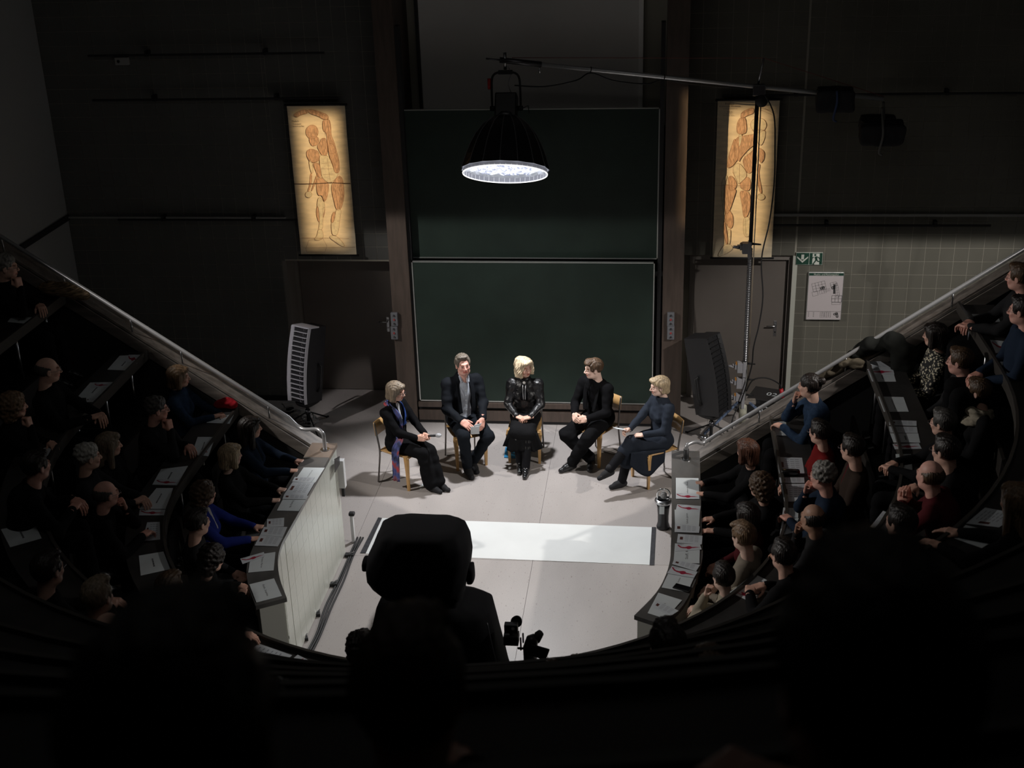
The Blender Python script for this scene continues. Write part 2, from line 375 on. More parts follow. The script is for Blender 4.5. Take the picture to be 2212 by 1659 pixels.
# horizontal wall rails
def wallrail(pa, pb, Y, label, r=.012, brackets=2, m=None):
    a = py(*pa, Y); b_ = py(*pb, Y); L = (b_-a)
    t = empty('wall_rail', a, 0, label, 'rail')
    MB().box((0, -.012, -r), (L.x, .012, r)).build('rail_bar', m or M_black, t)
    for k in range(brackets):
        x = L.x*(k+.5)/brackets
        MB().box((x-.02, .0, -.02), (x+.02, 16.1-Y if pa[0] < 1000 else 16.38-Y, .05)).build('bracket', M_black, t)
wallrail((190, 121), (700, 112), 15.98, 'topmost dark hanging rail high on the left tiled wall')
wallrail((200, 217), (730, 213), 15.98, 'dark hanging rail level with the top of the left chart')
wallrail((255, 475), (645, 477), 15.98, 'dark hanging rail left of the lower half of the left chart')
wallrail((1560, 207), (2212, 205), 16.28, 'dark hanging rail above the right chart')
wallrail((1670, 487), (2140, 489), 16.28, 'lowest dark rail on the right tiled wall above the exit sign')
struct(MB().box((1.50, 16.33, 2.62), (XR, 16.38, 2.655)).build('trim_2', mat('trim_grey', (.3, .3, .29), .6)))
struct(MB().box((XL, 16.05, 2.66), (-4.9, 16.1, 2.68)).build('trim_3', mat('trim_grey', (.3, .3, .29), .6)))
sb = py(265, 132, 16.08)
t = tag(MB().box((sb.x-.09, 16.04, sb.z-.05), (sb.x+.09, 16.09, sb.z+.05), bev=.005).build('wall_socket', mat('socket_grey', (.33, .33, .32), .5)), 'pale socket box high on the left tiled wall', 'socket')
MB().lathe([(0, 0), (.02, 0), (.02, .005)], 12, Matrix.Translation((sb.x-.04, 16.036, sb.z)) @ Matrix.Rotation(R(90), 4, 'X')).build('socket_hole', M_black, t)
# ================================================================ seating tiers
def taglab(o, l): o['label'] = l; return o
M_desk = mat('dark_desk', (.035, .033, .032), .45, var=.2, vscale=6, spec=.4)
M_lip = mat('desk_lip', (.05, .045, .04), .4, spec=.5)
M_bench = mat('bench_timber', (.022, .018, .015), .55)
M_stone = mat('counter_slate', (.115, .112, .108), .33, var=.28, vscale=3.5, stretch=(1, .4, 1), bump=.02, spec=.55)
M_stoneW = mat('counter_worn_wood', (.21, .165, .135), .4, var=.3, vscale=4, stretch=(1, .4, 1))
M_capw = mat('parapet_cap_wood', (.20, .175, .155), .5, var=.3, vscale=5, stretch=(.4, 3, 3), bump=.03)
M_whitetile = mat('counter_tile', (.60, .61, .55), .22, var=.04, vscale=3, spec=.5)
M_whitegrout = mat('counter_grout', (.62, .62, .56), .8)
def rowpath(k, n=48):
    r = ROWR.get(k, 10)
    P_ = ushape(n, 11.985)
    ok = [u for u in P_ if XL+.04 < rowpt(r+.84, u).x < XR-.04 and XL+.04 < rowpt(r, u).x]
    return ok
US = ushape(48, 11.985)
ordn = {1: 'first', 2: 'second', 3: 'third', 4: 'fourth', 5: 'fifth', 6: 'sixth', 7: 'seventh', 8: 'eighth', 9: 'ninth'}
tier = MB()
LP_ = [('L', 11.985), ('L', 11.2), ('L', YC+.3)]+[('A', a) for a in range(0, 61, 4)]
RP_ = [('A', a) for a in range(120, 181, 4)]+[('R', YC+.3), ('R', 11.2), ('R', 11.985)]
for P_ in (LP_, RP_): sweep(tier, P_, ROWR[1]+.01, ROWR[2]+.02, 0, ROWZ[1]-.78)
for k in range(2, 10):
    sweep(tier, rowpath(k), ROWR[k]+.02, ROWR.get(k+1, 10.9)+.02, 0, ROWZ[k]-.78)
tr = struct(tier.build('floor_tiers', M_tier)); taglab(tr, 'dark stepped platforms of the seating')
for k in range(1, 10):
    z = ROWZ[k]; r = ROWR[k]
    for P_ in ((LP_, RP_) if k == 1 else (rowpath(k),)):
        side = '' if k > 1 else (' on the left' if P_ is LP_ else ' on the right')
        b = empty('bench', (0, 0, 0), 0, f'{ordn[k]} curved dark bench row up from the floor{side}', 'bench', 'curved benches of the tiers')
        mb = MB(); sweep(mb, P_, r+.42, r+.78, z-.37, z-.33); mb.build('seat', M_bench, b)
        mb = MB(); sweep(mb, P_, r+.80, r+.83, z-.30, z+.02); mb.build('backrest', M_bench, b)
        mb = MB(); sweep(mb, P_, r+.58, r+.62, z-.78, z-.37); mb.build('support', M_bench, b)
    if k == 1: continue
    d = empty('lecture_desk', (0, 0, 0), 0, f'{ordn[k]} curved dark writing desk up from the floor', 'desk', 'curved writing desks of the tiers')
    mb = MB(); sweep(mb, rowpath(k), r+.02, r+.34, z-.055, z-.03); mb.build('desktop', M_desk, d)
    mb = MB(); sweep(mb, rowpath(k), r-.005, r+.02, z-.10, z); mb.build('front_lip', M_lip, d)
    mb = MB(); sweep(mb, rowpath(k), r+.30, r+.32, z-.75, z-.055); 
    us = [('L', 11.6), ('L', 10.95), ('A', 0)]+[('A', a) for a in np.linspace(180/(k*5), 180-180/(k*5), k*5-1)]+[('A', 180), ('R', 10.95), ('R', 11.6)]
    if k > 5: us = us[::2]
    for u in us:
        p = rowpt(r+.05, u)
        if not XL+.1 < p.x < XR-.1: continue
        MB().tube([(p.x, p.y, z-.055), (p.x, p.y, z-.52)], .017, 8).build('pole', M_steel, d, True)
# ---------------------------------------------------------------- front counters with tiled face
cl_in = [(-3.335, 11.97), (-3.345, 11.2), (-3.35, 10.5), (-3.355, 10.06), (-3.35, 9.82), (-3.305, 9.56), (-3.20, 9.26), (-3.06, 8.97)]
cl_out = [(-3.61, 11.97), (-3.615, 11.2), (-3.62, 10.5), (-3.62, 10.06), (-3.60, 9.78), (-3.56, 9.47), (-3.46, 9.17), (-3.29, 8.83)]
cr_in = [(.20, 11.97), (.195, 11.2), (.19, 10.5), (.18, 10.06), (.172, 9.80), (.135, 9.54), (.05, 9.24), (-.125, 8.89)]
cr_out = [(.487, 11.97), (.475, 11.2), (.465, 10.5), (.462, 10.1), (.455, 9.84), (.395, 9.49), (.275, 9.07), (.105, 8.77)]
def dense(p, n=4):
    return [(v.x, v.y) for v in smooth_path([Vector((a, b, 0)) for a, b in p], n)]
def counter(pin, pout, side, sgn):
    t = empty('front_counter', (pin[0][0], pin[0][1], 0), 0, f'{side} front counter with slate top and white tiled face, paper cards on it', 'counter')
    o = Vector((pin[0][0], pin[0][1], 0))
    a = dense(pin); b = dense(pout)
    def loft(z0, z1, ins, lo=0, hi=None):
        aa, bb = a[lo:hi], b[lo:hi]
        vs = []; fs = []
        for (x, y), (X, Y) in zip(aa, bb):
            d = Vector((X-x, Y-y, 0)).normalized()*ins
            vs += [(x+d.x-o.x, y+d.y-o.y, z0), (X-d.x-o.x, Y-d.y-o.y, z0), (X-d.x-o.x, Y-d.y-o.y, z1), (x+d.x-o.x, y+d.y-o.y, z1)]
        n = len(aa)
        for i in range(n-1):
            for k in range(4):
                p = i*4+k; q = i*4+(k+1) % 4; fs.append((p, q, q+4, p+4) if sgn > 0 else (p, p+4, q+4, q))
        fs += [(0, 1, 2, 3) if sgn < 0 else (3, 2, 1, 0), tuple((n-1)*4+k for k in ((0, 1, 2, 3) if sgn > 0 else (3, 2, 1, 0)))]
        return MB().add(vs, fs)
    loft(0, 1.31, .03).build('wall_core', M_whitegrout, t)
    loft(1.31, 1.35, 0, 2 if sgn > 0 else 0).build('worktop', M_stone, t)
    if sgn > 0: loft(1.31, 1.351, 0, 0, 3).build('worktop_end', M_stoneW, t)
    # tiles on the inner face
    L = [0]
    for i in range(1, len(a)): L.append(L[-1]+math.dist(a[i], a[i-1]))
    tw = .178; me = MB().box((-tw/2+.0012, -.01, .0012), (tw/2-.0012, .0, .185-.0012)).mesh('tile'); me.materials.append(M_whitetile)
    n = int(L[-1]/tw)
    for c in range(n):
        s = (c+.5)*tw
        i = max(j for j in range(len(L)-1) if L[j] <= s); q = (s-L[i])/(L[i+1]-L[i])
        p = Vector((a[i][0]+(a[i+1][0]-a[i][0])*q, a[i][1]+(a[i+1][1]-a[i][1])*q, 0)); dx = Vector((a[i+1][0]-a[i][0], a[i+1][1]-a[i][1], 0)).normalized()
        nrm = Vector((-dx.y, dx.x, 0))*sgn       # towards the floor of the theatre
        inward = nrm
        rz = math.atan2(-inward.x, inward.y)+math.pi
        for j in range(7):
            ob = bpy.data.objects.new('tile', me); COL.objects.link(ob); ob.parent = t
            ob.location = (p-o)-inward*(.028)+Vector((0, 0, .012+j*.185)); ob.rotation_euler = (0, 0, rz)
    return t
CL = counter(cl_in, cl_out, 'left', 1)
CR = counter(cr_in, cr_out, 'right', -1)
v = py(725, 997, 0) if False else None
_q = [px_(x, y, -3.318) for x, y in ((722, 992), (732.5, 986), (733, 1003), (723, 1021))]; _c = sum(_q, Vector())/4
_o = tag(MB().poly([p-_c for p in _q][::-1], (.006, 0, 0)).build('metal_plate', M_dsteel), 'grey metal plate on the tiled face of the left counter', 'plate'); _o.location = _c
# ---------------------------------------------------------------- sloped parapets with caps and handrails
def parapet(side):
    s = -1 if side == 'left' else 1
    x0, x1 = (-3.50, XL) if s < 0 else (.42, XR)
    zf = (lambda x: 1.27+.70*(-3.6-x)) if s < 0 else (lambda x: 1.24+.712*(x-.5))
    def prism(ya, yb, top, bot, xa=None):
        xa = x0 if xa is None else xa
        vs = []
        for x in (xa, x1):
            zt = zf(x)
            vs += [(x, ya, zt+bot if bot is not None else 0), (x, yb, zt+bot if bot is not None else 0), (x, yb, zt+top), (x, ya, zt+top)]
        return MB().add(vs, [(0, 1, 2, 3), (7, 6, 5, 4), (0, 4, 5, 1), (1, 5, 6, 2), (2, 6, 7, 3), (3, 7, 4, 0)])
    w_ = struct(prism(12.02, 12.22, -.03, None).build('wall_parapet_'+side, M_tier)); w_['label'] = f'sloped parapet wall closing the {side} bank of seats'
    prism(12.03, 12.26, .0, -.03).build('cap_board', M_capw, w_)
    prism(12.0, 12.025, -.035, -.17).build('fascia_board', M_capw, w_)
    # handrail
    h = empty('handrail', (x0, 12.03, 0), 0, f'round steel handrail running up the {side} sloped parapet', 'handrail')
    L = lambda x, y, z: (x-x0, y-12.03, z)
    if s < 0:
        base = pz(702, 972, 1.35); pts = [(XL+.05, 12.04, zf(XL+.05)+.16), (-4.2, 12.04, zf(-4.2)+.16), (-3.80, 12.04, 1.47), (-3.70, 12.03, 1.44)]
        pts += [(base.x-.06, base.y+.05, 1.60), (base.x-.01, base.y+.01, 1.585), (base.x, base.y, 1.55), (base.x, base.y, 1.352)]
        pts = [pts[0], pts[1], (-3.86, 12.04, zf(-3.86)+.16), (-3.72, 12.0, 1.50), (base.x-.09, base.y+.06, 1.56), (base.x-.03, base.y+.02, 1.55), (base.x, base.y, 1.51), (base.x, base.y, 1.352)]
        posts = [-4.07, -4.95, -5.45, -6.1, -6.7, -7.3]
    else:
        base = pz(1482, 992, 1.35); pts = [(XR-.05, 12.04, zf(XR-.05)+.16), (2.0, 12.04, zf(2.0)+.16), (.66, 12.04, zf(.66)+.16), (.52, 12.02, 1.42), (base.x+.10, base.y+.10, 1.50), (base.x+.03, base.y+.03, 1.51), (base.x, base.y, 1.48), (base.x, base.y, 1.352)]
        posts = [1.08, 1.9, 2.86, 3.6]
    MB().tube([L(*p) for p in (pts[:2]+[tuple(q) for q in smooth_path(pts[2:], 4)])], .021, 12).build('rail', mat('rail_steel', (.50, .50, .51), .32, metal=.55), h, True)
    for x in posts:
        MB().tube([L(x, 12.04, zf(x)), L(x, 12.04, zf(x)+.15)], .010, 8).build('post', M_steel, h, True)
    MB().lathe([(.0, .008), (.05, .008), (.052, 0)], 16, Matrix.Translation(Vector(L(base.x, base.y, 1.351)))).build('flange', M_steel, h)
    if s > 0: MB().lathe([(.028, 0), (.028, .11), (.0, .11)], 16, Matrix.Translation(Vector(L(base.x, base.y, 1.352)))).build('black_sleeve', M_black, h, True)
    return w_
parapet('left'); parapet('right')
# ---------------------------------------------------------------- white strip on the floor, with black tape ends
st = [pz(826, 1120), pz(1409, 1140), pz(1403, 1221), pz(790, 1197)]
mt = empty('floor_strip', (st[0]+st[2])/2, 0, 'long white mat strip on the floor with black taped ends', 'mat'); c0 = mt.location.copy()
MB().poly([q-c0 for q in (st[3], st[2], st[1], st[0])], (0, 0, .004)).build('mat', mat('white_mat', (.74, .76, .75), .5, var=.03, vscale=2), mt)
M_tape = mat('black_tape', (.03, .03, .035), .6, var=.3, vscale=20)
for q in ([(778, 1196), (790, 1196), (825, 1120), (817, 1119)], [(1403, 1222), (1413, 1222), (1417, 1140), (1408, 1140)]):
    ps = [pz(*k)-c0+Vector((0, 0, .004)) for k in q]
    MB().poly(ps, (0, 0, .002)).build('tape', M_tape, mt)
# ================================================================ anatomical wall charts
M_paperold = mat('aged_chart_paper', (.80, .67, .47), .8, var=.10, vscale=5, stretch=(1, 1, 4), bump=.15, bscale=10)
M_muscle = mat('print_muscle', (.58, .36, .22), .8, var=.30, vscale=30, stretch=(3, 1, .6))
M_tendon = mat('print_tendon', (.72, .62, .42), .8, var=.12, vscale=30)
M_ink = mat('print_ink', (.09, .05, .03), .8)
M_inkl = mat('print_line', (.30, .15, .08), .8)
def ell(cx, cy, rx, ry, n=18): return [(cx+rx*math.cos(2*math.pi*i/n), cy+ry*math.sin(2*math.pi*i/n)) for i in range(n)]
def chaikin(pl, closed=True):
    for _ in range(2):
        out = []; n = len(pl)
        for i in range(n if closed else n-1):
            a, b = pl[i], pl[(i+1) % n]; out += [(a[0]*.78+b[0]*.22, a[1]*.78+b[1]*.22), (a[0]*.22+b[0]*.78, a[1]*.22+b[1]*.78)]
        pl = out if closed else [pl[0]]+out+[pl[-1]]
    return pl
def chart(px4, Y, mapper, muscle, tendon, lines, texts, label, crease):
    tl, tr, br, bl = [py(*p, Y) for p in px4]
    x0 = (tl.x+bl.x)/2; x1 = (tr.x+br.x)/2; z1 = (tl.z+tr.z)/2; z0 = (bl.z+br.z)/2
    W, H = x1-x0, z1-z0
    t = empty('anatomical_chart', ((x0+x1)/2, Y, z0), 0, label, 'wall chart')
    P = lambda u, v, d: Vector((-W/2+u*W, d, H*(1-v)))
    nu, nv = 6, 40; vs = []; fs = []
    bow = lambda u, v: .006*math.sin(v*23)*(.5+.5*math.sin(u*7+v*9))
    for j in range(nv+1):
        for i in range(nu+1): vs.append(P(i/nu, j/nv, bow(i/nu, j/nv)))
    for j in range(nv):
        for i in range(nu): a = j*(nu+1)+i; fs.append((a, a+nu+1, a+nu+2, a+1))
    MB().add(vs, fs).build('paper', M_paperold, t, True)
    for z in (H+.012, -.012):
        MB().tube([(-W/2-.03, 0, z), (W/2+.03, 0, z)], .014, 10).build('batten', M_black, t, True)
    muscle = [chaikin(p) for p in muscle]; tendon = [chaikin(p) for p in tendon]
    pm = MB()
    for mi, polys in ((0, muscle), (1, tendon)):
        pm.mi = mi
        for i_, pl in enumerate(polys): pm.poly([P(*mapper(*q), -.012-mi*.0012-i_*.00006) for q in pl])
    pm.mi = 2
    def stroke(ln, wd, d):
        for a, b in zip(ln[:-1], ln[1:]):
            A = P(*mapper(*a), d); B = P(*mapper(*b), d); n = (B-A).cross(Vector((0, 1, 0)))
            if n.length < 1e-6: continue
            n = n.normalized()*wd; pm.add([A-n, B-n, B+n, A+n], [(0, 1, 2, 3)])
    for pl in muscle+tendon: stroke(pl+[pl[0]], .0016, -.0145)
    for ln in lines: stroke(ln, .0013, -.0145)
    pm.mi = 3
    if crease: stroke(crease, .005, -.0145)
    pm.build('printed_figure', [M_muscle, M_tendon, M_inkl, M_ink], t)
    tm = MB()
    for s, cx, cy, size in texts:
        v_, f_ = text_mesh(s, size); o = P(*mapper(cx, cy), -.0145)
        tm.add([o+Vector((v.x, 0, v.y)) for v in v_], f_)
    if tm.v: tm.build('lettering', M_ink, t)
    return t
def mapL(x, y):
    xl = 88+.0893*(y-92); xr = 657+.0778*(y-92); return ((x-xl)/(xr-xl), (y-92)/1478)
mL = [ell(338, 340, 62, 68), [(300,390),(330,480),(385,470),(410,440),(395,380)], [(440,225),(510,215),(525,290),(525,370),(560,450),(580,540),(500,560),(490,450),(480,350),(445,330)],
 [(290,130),(330,122),(430,150),(495,180),(505,220),(450,220),(400,190),(320,165)], [(430,400),(480,400),(495,560),(440,575),(410,530),(385,480),(410,450)],
 [(500,440),(560,470),(600,600),(610,735),(560,745),(540,650),(500,560)], [(280,560),(285,525),(310,505),(345,505),(405,530),(415,620),(340,640),(300,615)],
 [(340,640),(410,640),(430,770),(400,790),(370,720)], [(318,745),(335,745),(330,850),(300,930),(290,925),(312,850)], [(385,745),(400,750),(375,830),(335,920),(325,915)],
 [(375,800),(430,780),(500,845),(500,900),(480,1000),(455,1030),(430,960),(400,970),(380,920)], [(530,850),(600,760),(640,800),(655,960),(630,1080),(600,1120),(570,1100),(550,1020),(525,900)],
 [(385,1060),(400,1100),(410,1230),(395,1230),(372,1150)], [(440,1080),(462,1090),(455,1160),(440,1200)], [(555,1120),(565,1170),(545,1240),(520,1235),(530,1160)]]
tL = [[(410,560),(495,570),(530,640),(560,745),(600,740),(570,800),(515,840),(470,830),(430,780),(410,650)], [(300,615),(335,620),(350,740),(325,745)], ell(300, 955, 34, 32, 12),
 [(400,970),(455,1030),(462,1085),(440,1200),(440,1310),(395,1310),(410,1230),(400,1100),(380,1060)], [(390,1310),(435,1310),(450,1400),(380,1425),(350,1410),(385,1370)],
 [(570,1105),(625,1100),(610,1200),(590,1370),(530,1370),(520,1240),(545,1240),(562,1170)], [(510,1370),(580,1375),(660,1470),(640,1490),(580,1450),(505,1395)]]
lnL = [[(300,1420),(440,1400),(480,1480),(460,1540),(280,1545),(270,1510),(300,1420)], [(485,590),(500,700),(515,840)], [(430,650),(530,640)], [(425,700),(545,700)], [(440,760),(560,750)],
 [(370,720),(390,780)], [(350,640),(372,720)], [(460,860),(470,990)], [(560,900),(590,1060)], [(620,830),(640,1000)], [(540,480),(570,700)], [(455,240),(470,380)], [(490,240),(500,400)],
 [(340,140),(440,190)], [(350,130),(480,190)], [(160,1405),(440,1400)], [(240,1500),(760,1490)], [(230,1395),(700,1400)], [(280,340),(330,350)], [(330,360),(350,385)]]
txL = [('Muskeln', 175, 235, .028), ('Vorderansicht', 190, 262, .02), ('Anatomische Tafel', 205, 284, .02)]
hand_dark = [[(150,170),(200,135),(270,120),(300,135),(290,165),(230,175),(190,200)]]
cl_ = chart([(620,230),(745,228),(770,550),(650,550)], 15.97, mapL, mL+[[(150,180),(185,150),(250,125),(300,130),(300,160),(235,172),(190,200)]], tL, lnL, txL, 'left lit yellowed anatomical chart of a muscle figure seen from the front', [(150,850),(350,848),(520,838),(715,846)])
def mapR(x, y):
    xl = 50-.0388*(y-148); xr = 607-.067*(y-148); return ((x-xl)/(xr-xl), (y-148)/1417)
mR = [[(250,290),(265,240),(370,200),(375,255),(310,275),(275,300)], [(220,340),(250,290),(300,290),(310,420),(270,440),(215,430)], [(205,460),(330,445),(390,435),(400,520),(330,560),(250,650),(238,690),(190,600)],
 [(200,460),(235,560),(235,650),(170,730),(125,740),(140,640),(165,560)], [(410,550),(465,590),(460,660),(430,700),(405,650)], [(400,700),(425,705),(410,790),(440,960),(420,970),(395,850)],
 [(260,660),(340,600),(380,560),(390,700),(340,790),(300,780)], [(130,830),(170,800),(220,880),(200,930),(150,950)], [(110,870),(215,930),(190,1000),(150,1130),(115,1170),(95,1000)],
 [(240,880),(310,810),(340,850),(330,950),(250,930)], [(235,940),(330,950),(335,1100),(300,1190),(270,1190),(255,1050)], [(100,1180),(140,1110),(180,1170),(180,1260),(155,1300),(120,1260)], [(95,1200),(115,1260),(130,1440),(112,1440),(92,1300)]]
tR = [ell(413, 358, 72, 64), [(350,400),(480,400),(470,470),(440,540),(400,520),(390,435)], [(170,735),(235,680),(320,800),(240,880),(220,875)], [(75,880),(100,820),(135,800),(110,880),(95,1000),(112,1170),(98,1180),(78,1000)],
 [(265,1190),(330,1180),(325,1370),(270,1370)], [(130,1300),(160,1300),(150,1440),(130,1440)], [(100,1440),(160,1440),(180,1490),(60,1560),(40,1540)], ell(428, 1000, 35, 30, 12), [(235,430),(270,440),(255,520),(235,560)]]
lnR = [[(430,210),(560,240)], [(430,225),(545,275)], [(470,215),(560,262)], [(250,260),(350,225)], [(240,340),(260,430)], [(280,300),(290,420)], [(150,640),(180,700)], [(240,700),(238,870)], [(280,620),(330,780)],
 [(300,600),(370,740)], [(120,900),(150,1100)], [(150,900),(160,1060)], [(280,960),(300,1150)], [(300,960),(310,1100)], [(110,1200),(140,1420)], [(290,1200),(290,1360)], [(350,405),(475,405)], [(20,895),(560,900)], [(175,770),(220,860)]]
txR = [('Frohse', 155, 172, .040), ('Anatomische Wandtafeln', 158, 194, .026), ('zum Gebrauch beim Unterricht', 160, 214, .014), ('Tafel 4', 152, 242, .024), ('Rückansicht', 150, 258, .015), ('nach Originalen gemalt', 145, 273, .015)]
cr_ = chart([(1553,218),(1683,218),(1668,556),(1537,556)], 16.24, mapR, mR, tR, lnR, txR, 'right lit yellowed anatomical chart of a muscle figure seen from behind', None)
# ================================================================ exit sign and escape plan
M_sgreen = mat('sign_green', (.012, .055, .035), .5); M_sw = mat('sign_white', (.62, .64, .58), .5)
a = py(1720, 546, 16.35); b_ = py(1776, 573, 16.35); W, H = b_.x-a.x, a.z-b_.z
t = empty('exit_sign', ((a.x+b_.x)/2, 16.35, b_.z), 0, 'green and white exit sign with down arrow and running figure', 'sign')
MB().box((-W/2, 0, 0), (W/2, .02, H), bev=.002).build('sign_plate', M_sw, t)
for s in (-1, 1):
    MB().box((-W/2+.004 if s < 0 else .003, -.002, .005), (-.003 if s < 0 else W/2-.004, 0.001, H-.005)).build('green_field', M_sgreen, t)
c = -W/4; mb = MB(); h2 = H/2
mb.poly([(c-.018, -.004, H*.85), (c+.018, -.004, H*.85), (c+.018, -.004, H*.45), (c-.018, -.004, H*.45)][::-1])
mb.poly([(c-.07, -.004, H*.58), (c, -.004, H*.18), (c+.07, -.004, H*.58), (c+.07, -.004, H*.70), (c, -.004, H*.34), (c-.07, -.004, H*.70)])
mb.build('arrow', M_sw, t)
c = W/4; MB().poly([(c-.045, -.004, .008), (c+.045, -.004, .008), (c+.045, -.004, H-.012), (c-.045, -.004, H-.012)]).build('doorway_panel', M_sw, t)
mb = MB()
mb.lathe([(0, .001), (.014, .001), (.014, 0)], 14, Matrix.Translation((c-.012, -.005, H*.82)) @ Matrix.Rotation(R(90), 4, 'X'))
def q2(pts, r): mb.tube([(c+x, -.006, z*H) for x, z in pts], r, 6)
q2([(-.005, .70), (.006, .46)], .014); q2([(-.03, .66), (-.055, .52), (-.075, .53)], .006); q2([(.005, .68), (.035, .62), (.05, .48)], .006)
q2([(.004, .46), (-.015, .26), (-.035, .08), (-.02, .06)], .008); q2([(.006, .46), (.03, .30), (.06, .30), (.065, .20)], .008)
mb.build('running_figure', M_sgreen, t)
a = py(1748, 592, 16.33); b_ = py(1815, 692, 16.33); W, H = .46, .665
t = empty('escape_plan', ((a.x+b_.x)/2, 16.33, b_.z), 0, 'framed white escape and rescue plan on the right tiled wall', 'notice')
MB().box((-W/2, 0, 0), (W/2, .035, H), bev=.003).build('frame', M_alu, t)
MB().box((-W/2+.008, -.002, .008), (W/2-.008, 0.001, H-.008)).build('plan_sheet', mat('plan_paper', (.56, .51, .52), .35), t)
MB().box((-W/2+.008, -.003, H-.045), (W/2-.008, -.0015, H-.01)).build('header_bar', M_sgreen, t)
v_, f_ = text_mesh('Flucht- und Rettungsplan', .032)
MB().add([(v.x, -.004, v.y+H-.029) for v in v_], f_).build('lettering', M_sw, t)
mb = MB()
def ln(x0, z0, x1, z1, wd=.0012):
    A = Vector((x0, -.0035, z0)); B = Vector((x1, -.0035, z1)); n = (B-A).cross(Vector((0, 1, 0))).normalized()*wd; mb.add([A-n, B-n, B+n, A+n], [(0, 1, 2, 3)])
def rect(cx, cz, w_, h_, ang, wd=.0012, nx=1, nz=1):
    ca, sa = math.cos(R(ang)), math.sin(R(ang)); T_ = lambda x, z: (cx+x*ca-z*sa, cz+x*sa+z*ca)
    for i in range(nx+1): x = -w_/2+w_*i/nx; ln(*T_(x, -h_/2), *T_(x, h_/2), wd)
    for i in range(nz+1): z = -h_/2+h_*i/nz; ln(*T_(-w_/2, z), *T_(w_/2, z), wd)
rect(-.085, .47, .17, .12, 15, .0015, 4, 3); rect(-.13, .37, .07, .06, 15, .0014, 1, 1); rect(-.03, .40, .09, .05, 15, .001, 3, 1)
rect(.10, .50, .08, .06, 15, .0014, 2, 2); rect(.15, .42, .045, .2, 13, .0012, 2, 6); rect(.155, .30, .13, .09, 0, .002, 3, 2); rect(.15, .235, .11, .03, 0, .0014, 1, 1)
rect(.02, .42, .08, .03, 12, .001, 4, 1)
for i in range(14): ln(.105+.002*i, .37, .125+.002*i-.025, .50, .0008)
rect(-.04, .45, .05, .03, 20, .005, 2, 2); rect(.1, .455, .04, .03, 15, .005, 2, 1)
ln(-W/2+.01, .12, W/2-.01, .12, .0018)
rect(-.02, .075, .05, .07, 0, .001, 2, 3); rect(.05, .075, .08, .07, 0, .001, 3, 4)
for i in range(5): ln(-.205, .05+i*.014, -.19, .05+i*.014, .002); ln(-.14, .05+i*.014, -.125, .05+i*.014, .002)
rect(.155, .09, .05, .02, 25, .005, 2, 1); rect(.175, .065, .02, .05, 10, .006, 1, 1)
mb.build('plan_drawing', mat('plan_ink', (.05, .05, .05), .7), t)
# ================================================================ dome lamp on its boom and mast
lt = empty('dome_lamp', LAMP, 0, 'big black fabric dome lamp, lit white inside, hanging from the boom', 'lamp')
Rt = Matrix.Rotation(-TILT, 4, 'X')       # opening turned towards the audience
prof = [(.515, .0), (.495, .06), (.465, .16), (.42, .28), (.36, .40), (.28, .51), (.19, .59), (.11, .63)]
M_fab = mat('black_nylon', (.016, .016, .018), .40, bump=.35, bscale=18, spec=.5)
M_in = mat('lamp_inner_foil', (.8, .82, .86), .25, metal=.6, bump=.8, bscale=22, emit=(.86, .9, 1, .25))
def gores(prof, n, inset, flip=False):
    mb = MB()
    for g in range(n):
        a0 = 2*math.pi*g/n; a1 = 2*math.pi*(g+1)/n; vs = []; fs = []
        for r, z in prof:
            for k in range(5):
                a = a0+(a1-a0)*k/4; s_ = 1-.03*math.sin(math.pi*k/4); rr = (r-inset)*s_
                vs.append(Rt @ Vector((rr*math.cos(a), rr*math.sin(a), z)))
        for i in range(len(prof)-1):
            for k in range(4): q = i*5+k; fs.append((q, q+1, q+6, q+5) if not flip else (q, q+5, q+6, q+1))
        mb.add(vs, fs)
    return mb
gm = gores(prof, 16, 0).build('fabric_shell', M_fab, lt, True)
gores(prof, 16, .012, True).build('foil_lining', M_in, lt, True)
mb = MB()
for g in range(16):
    a = 2*math.pi*g/16; mb.tube([Rt @ Vector((r*1.004*math.cos(a), r*1.004*math.sin(a), z)) for r, z in prof], .0045, 5)
mb.build('seam_rods', mat('seam_piping', (.20, .20, .21), .35), lt, True)
MB().lathe([(.485, -.045), (.487, .02)], 48, Rt).build('grid_skirt', mat('skirt_fabric', (.4, .4, .43), .6, emit=(.82, .84, 1, .10)), lt, True)
MB().lathe([(.480, -.050), (.490, -.050), (.492, -.040), (.482, -.040), (.480, -.050)], 48, Rt).build('lit_hem', mat('lit_hem', (1, 1, 1), .6, emit=(1, 1, 1, 1.15)), lt, True)
mb = MB()
for k in range(48):
    a = 2*math.pi*k/48; mb.tube([Rt @ Vector((.484*math.cos(a), .484*math.sin(a), -.045)), Rt @ Vector((.484*math.cos(a), .484*math.sin(a), .01))], .0022, 4)
mb.build('skirt_ribs', mat('rib_white', (.9, .9, .95), .5, emit=(1, 1, 1, .5)), lt)
D1 = MB(); vs = []; fs = []; n = 40
for i in range(12):
    for k in range(n):
        r = .47*i/11; a = 2*math.pi*k/n; vs.append(Rt @ Vector((r*math.cos(a), r*math.sin(a), .05+.02*math.sin(i*2.3+k*1.7)+.012*math.sin(k*3.1-i))))
for i in range(11):
    for k in range(n): fs.append((i*n+k, (i+1)*n+k, (i+1)*n+(k+1) % n, i*n+(k+1) % n))
M_diff = bpy.data.materials.new('crumpled_diffuser'); M_diff.use_nodes = True; nt = M_diff.node_tree; nt.nodes.clear()
out = nt.nodes.new('ShaderNodeOutputMaterial'); em = nt.nodes.new('ShaderNodeEmission'); tr_ = nt.nodes.new('ShaderNodeBsdfTransparent'); mxs = nt.nodes.new('ShaderNodeMixShader')
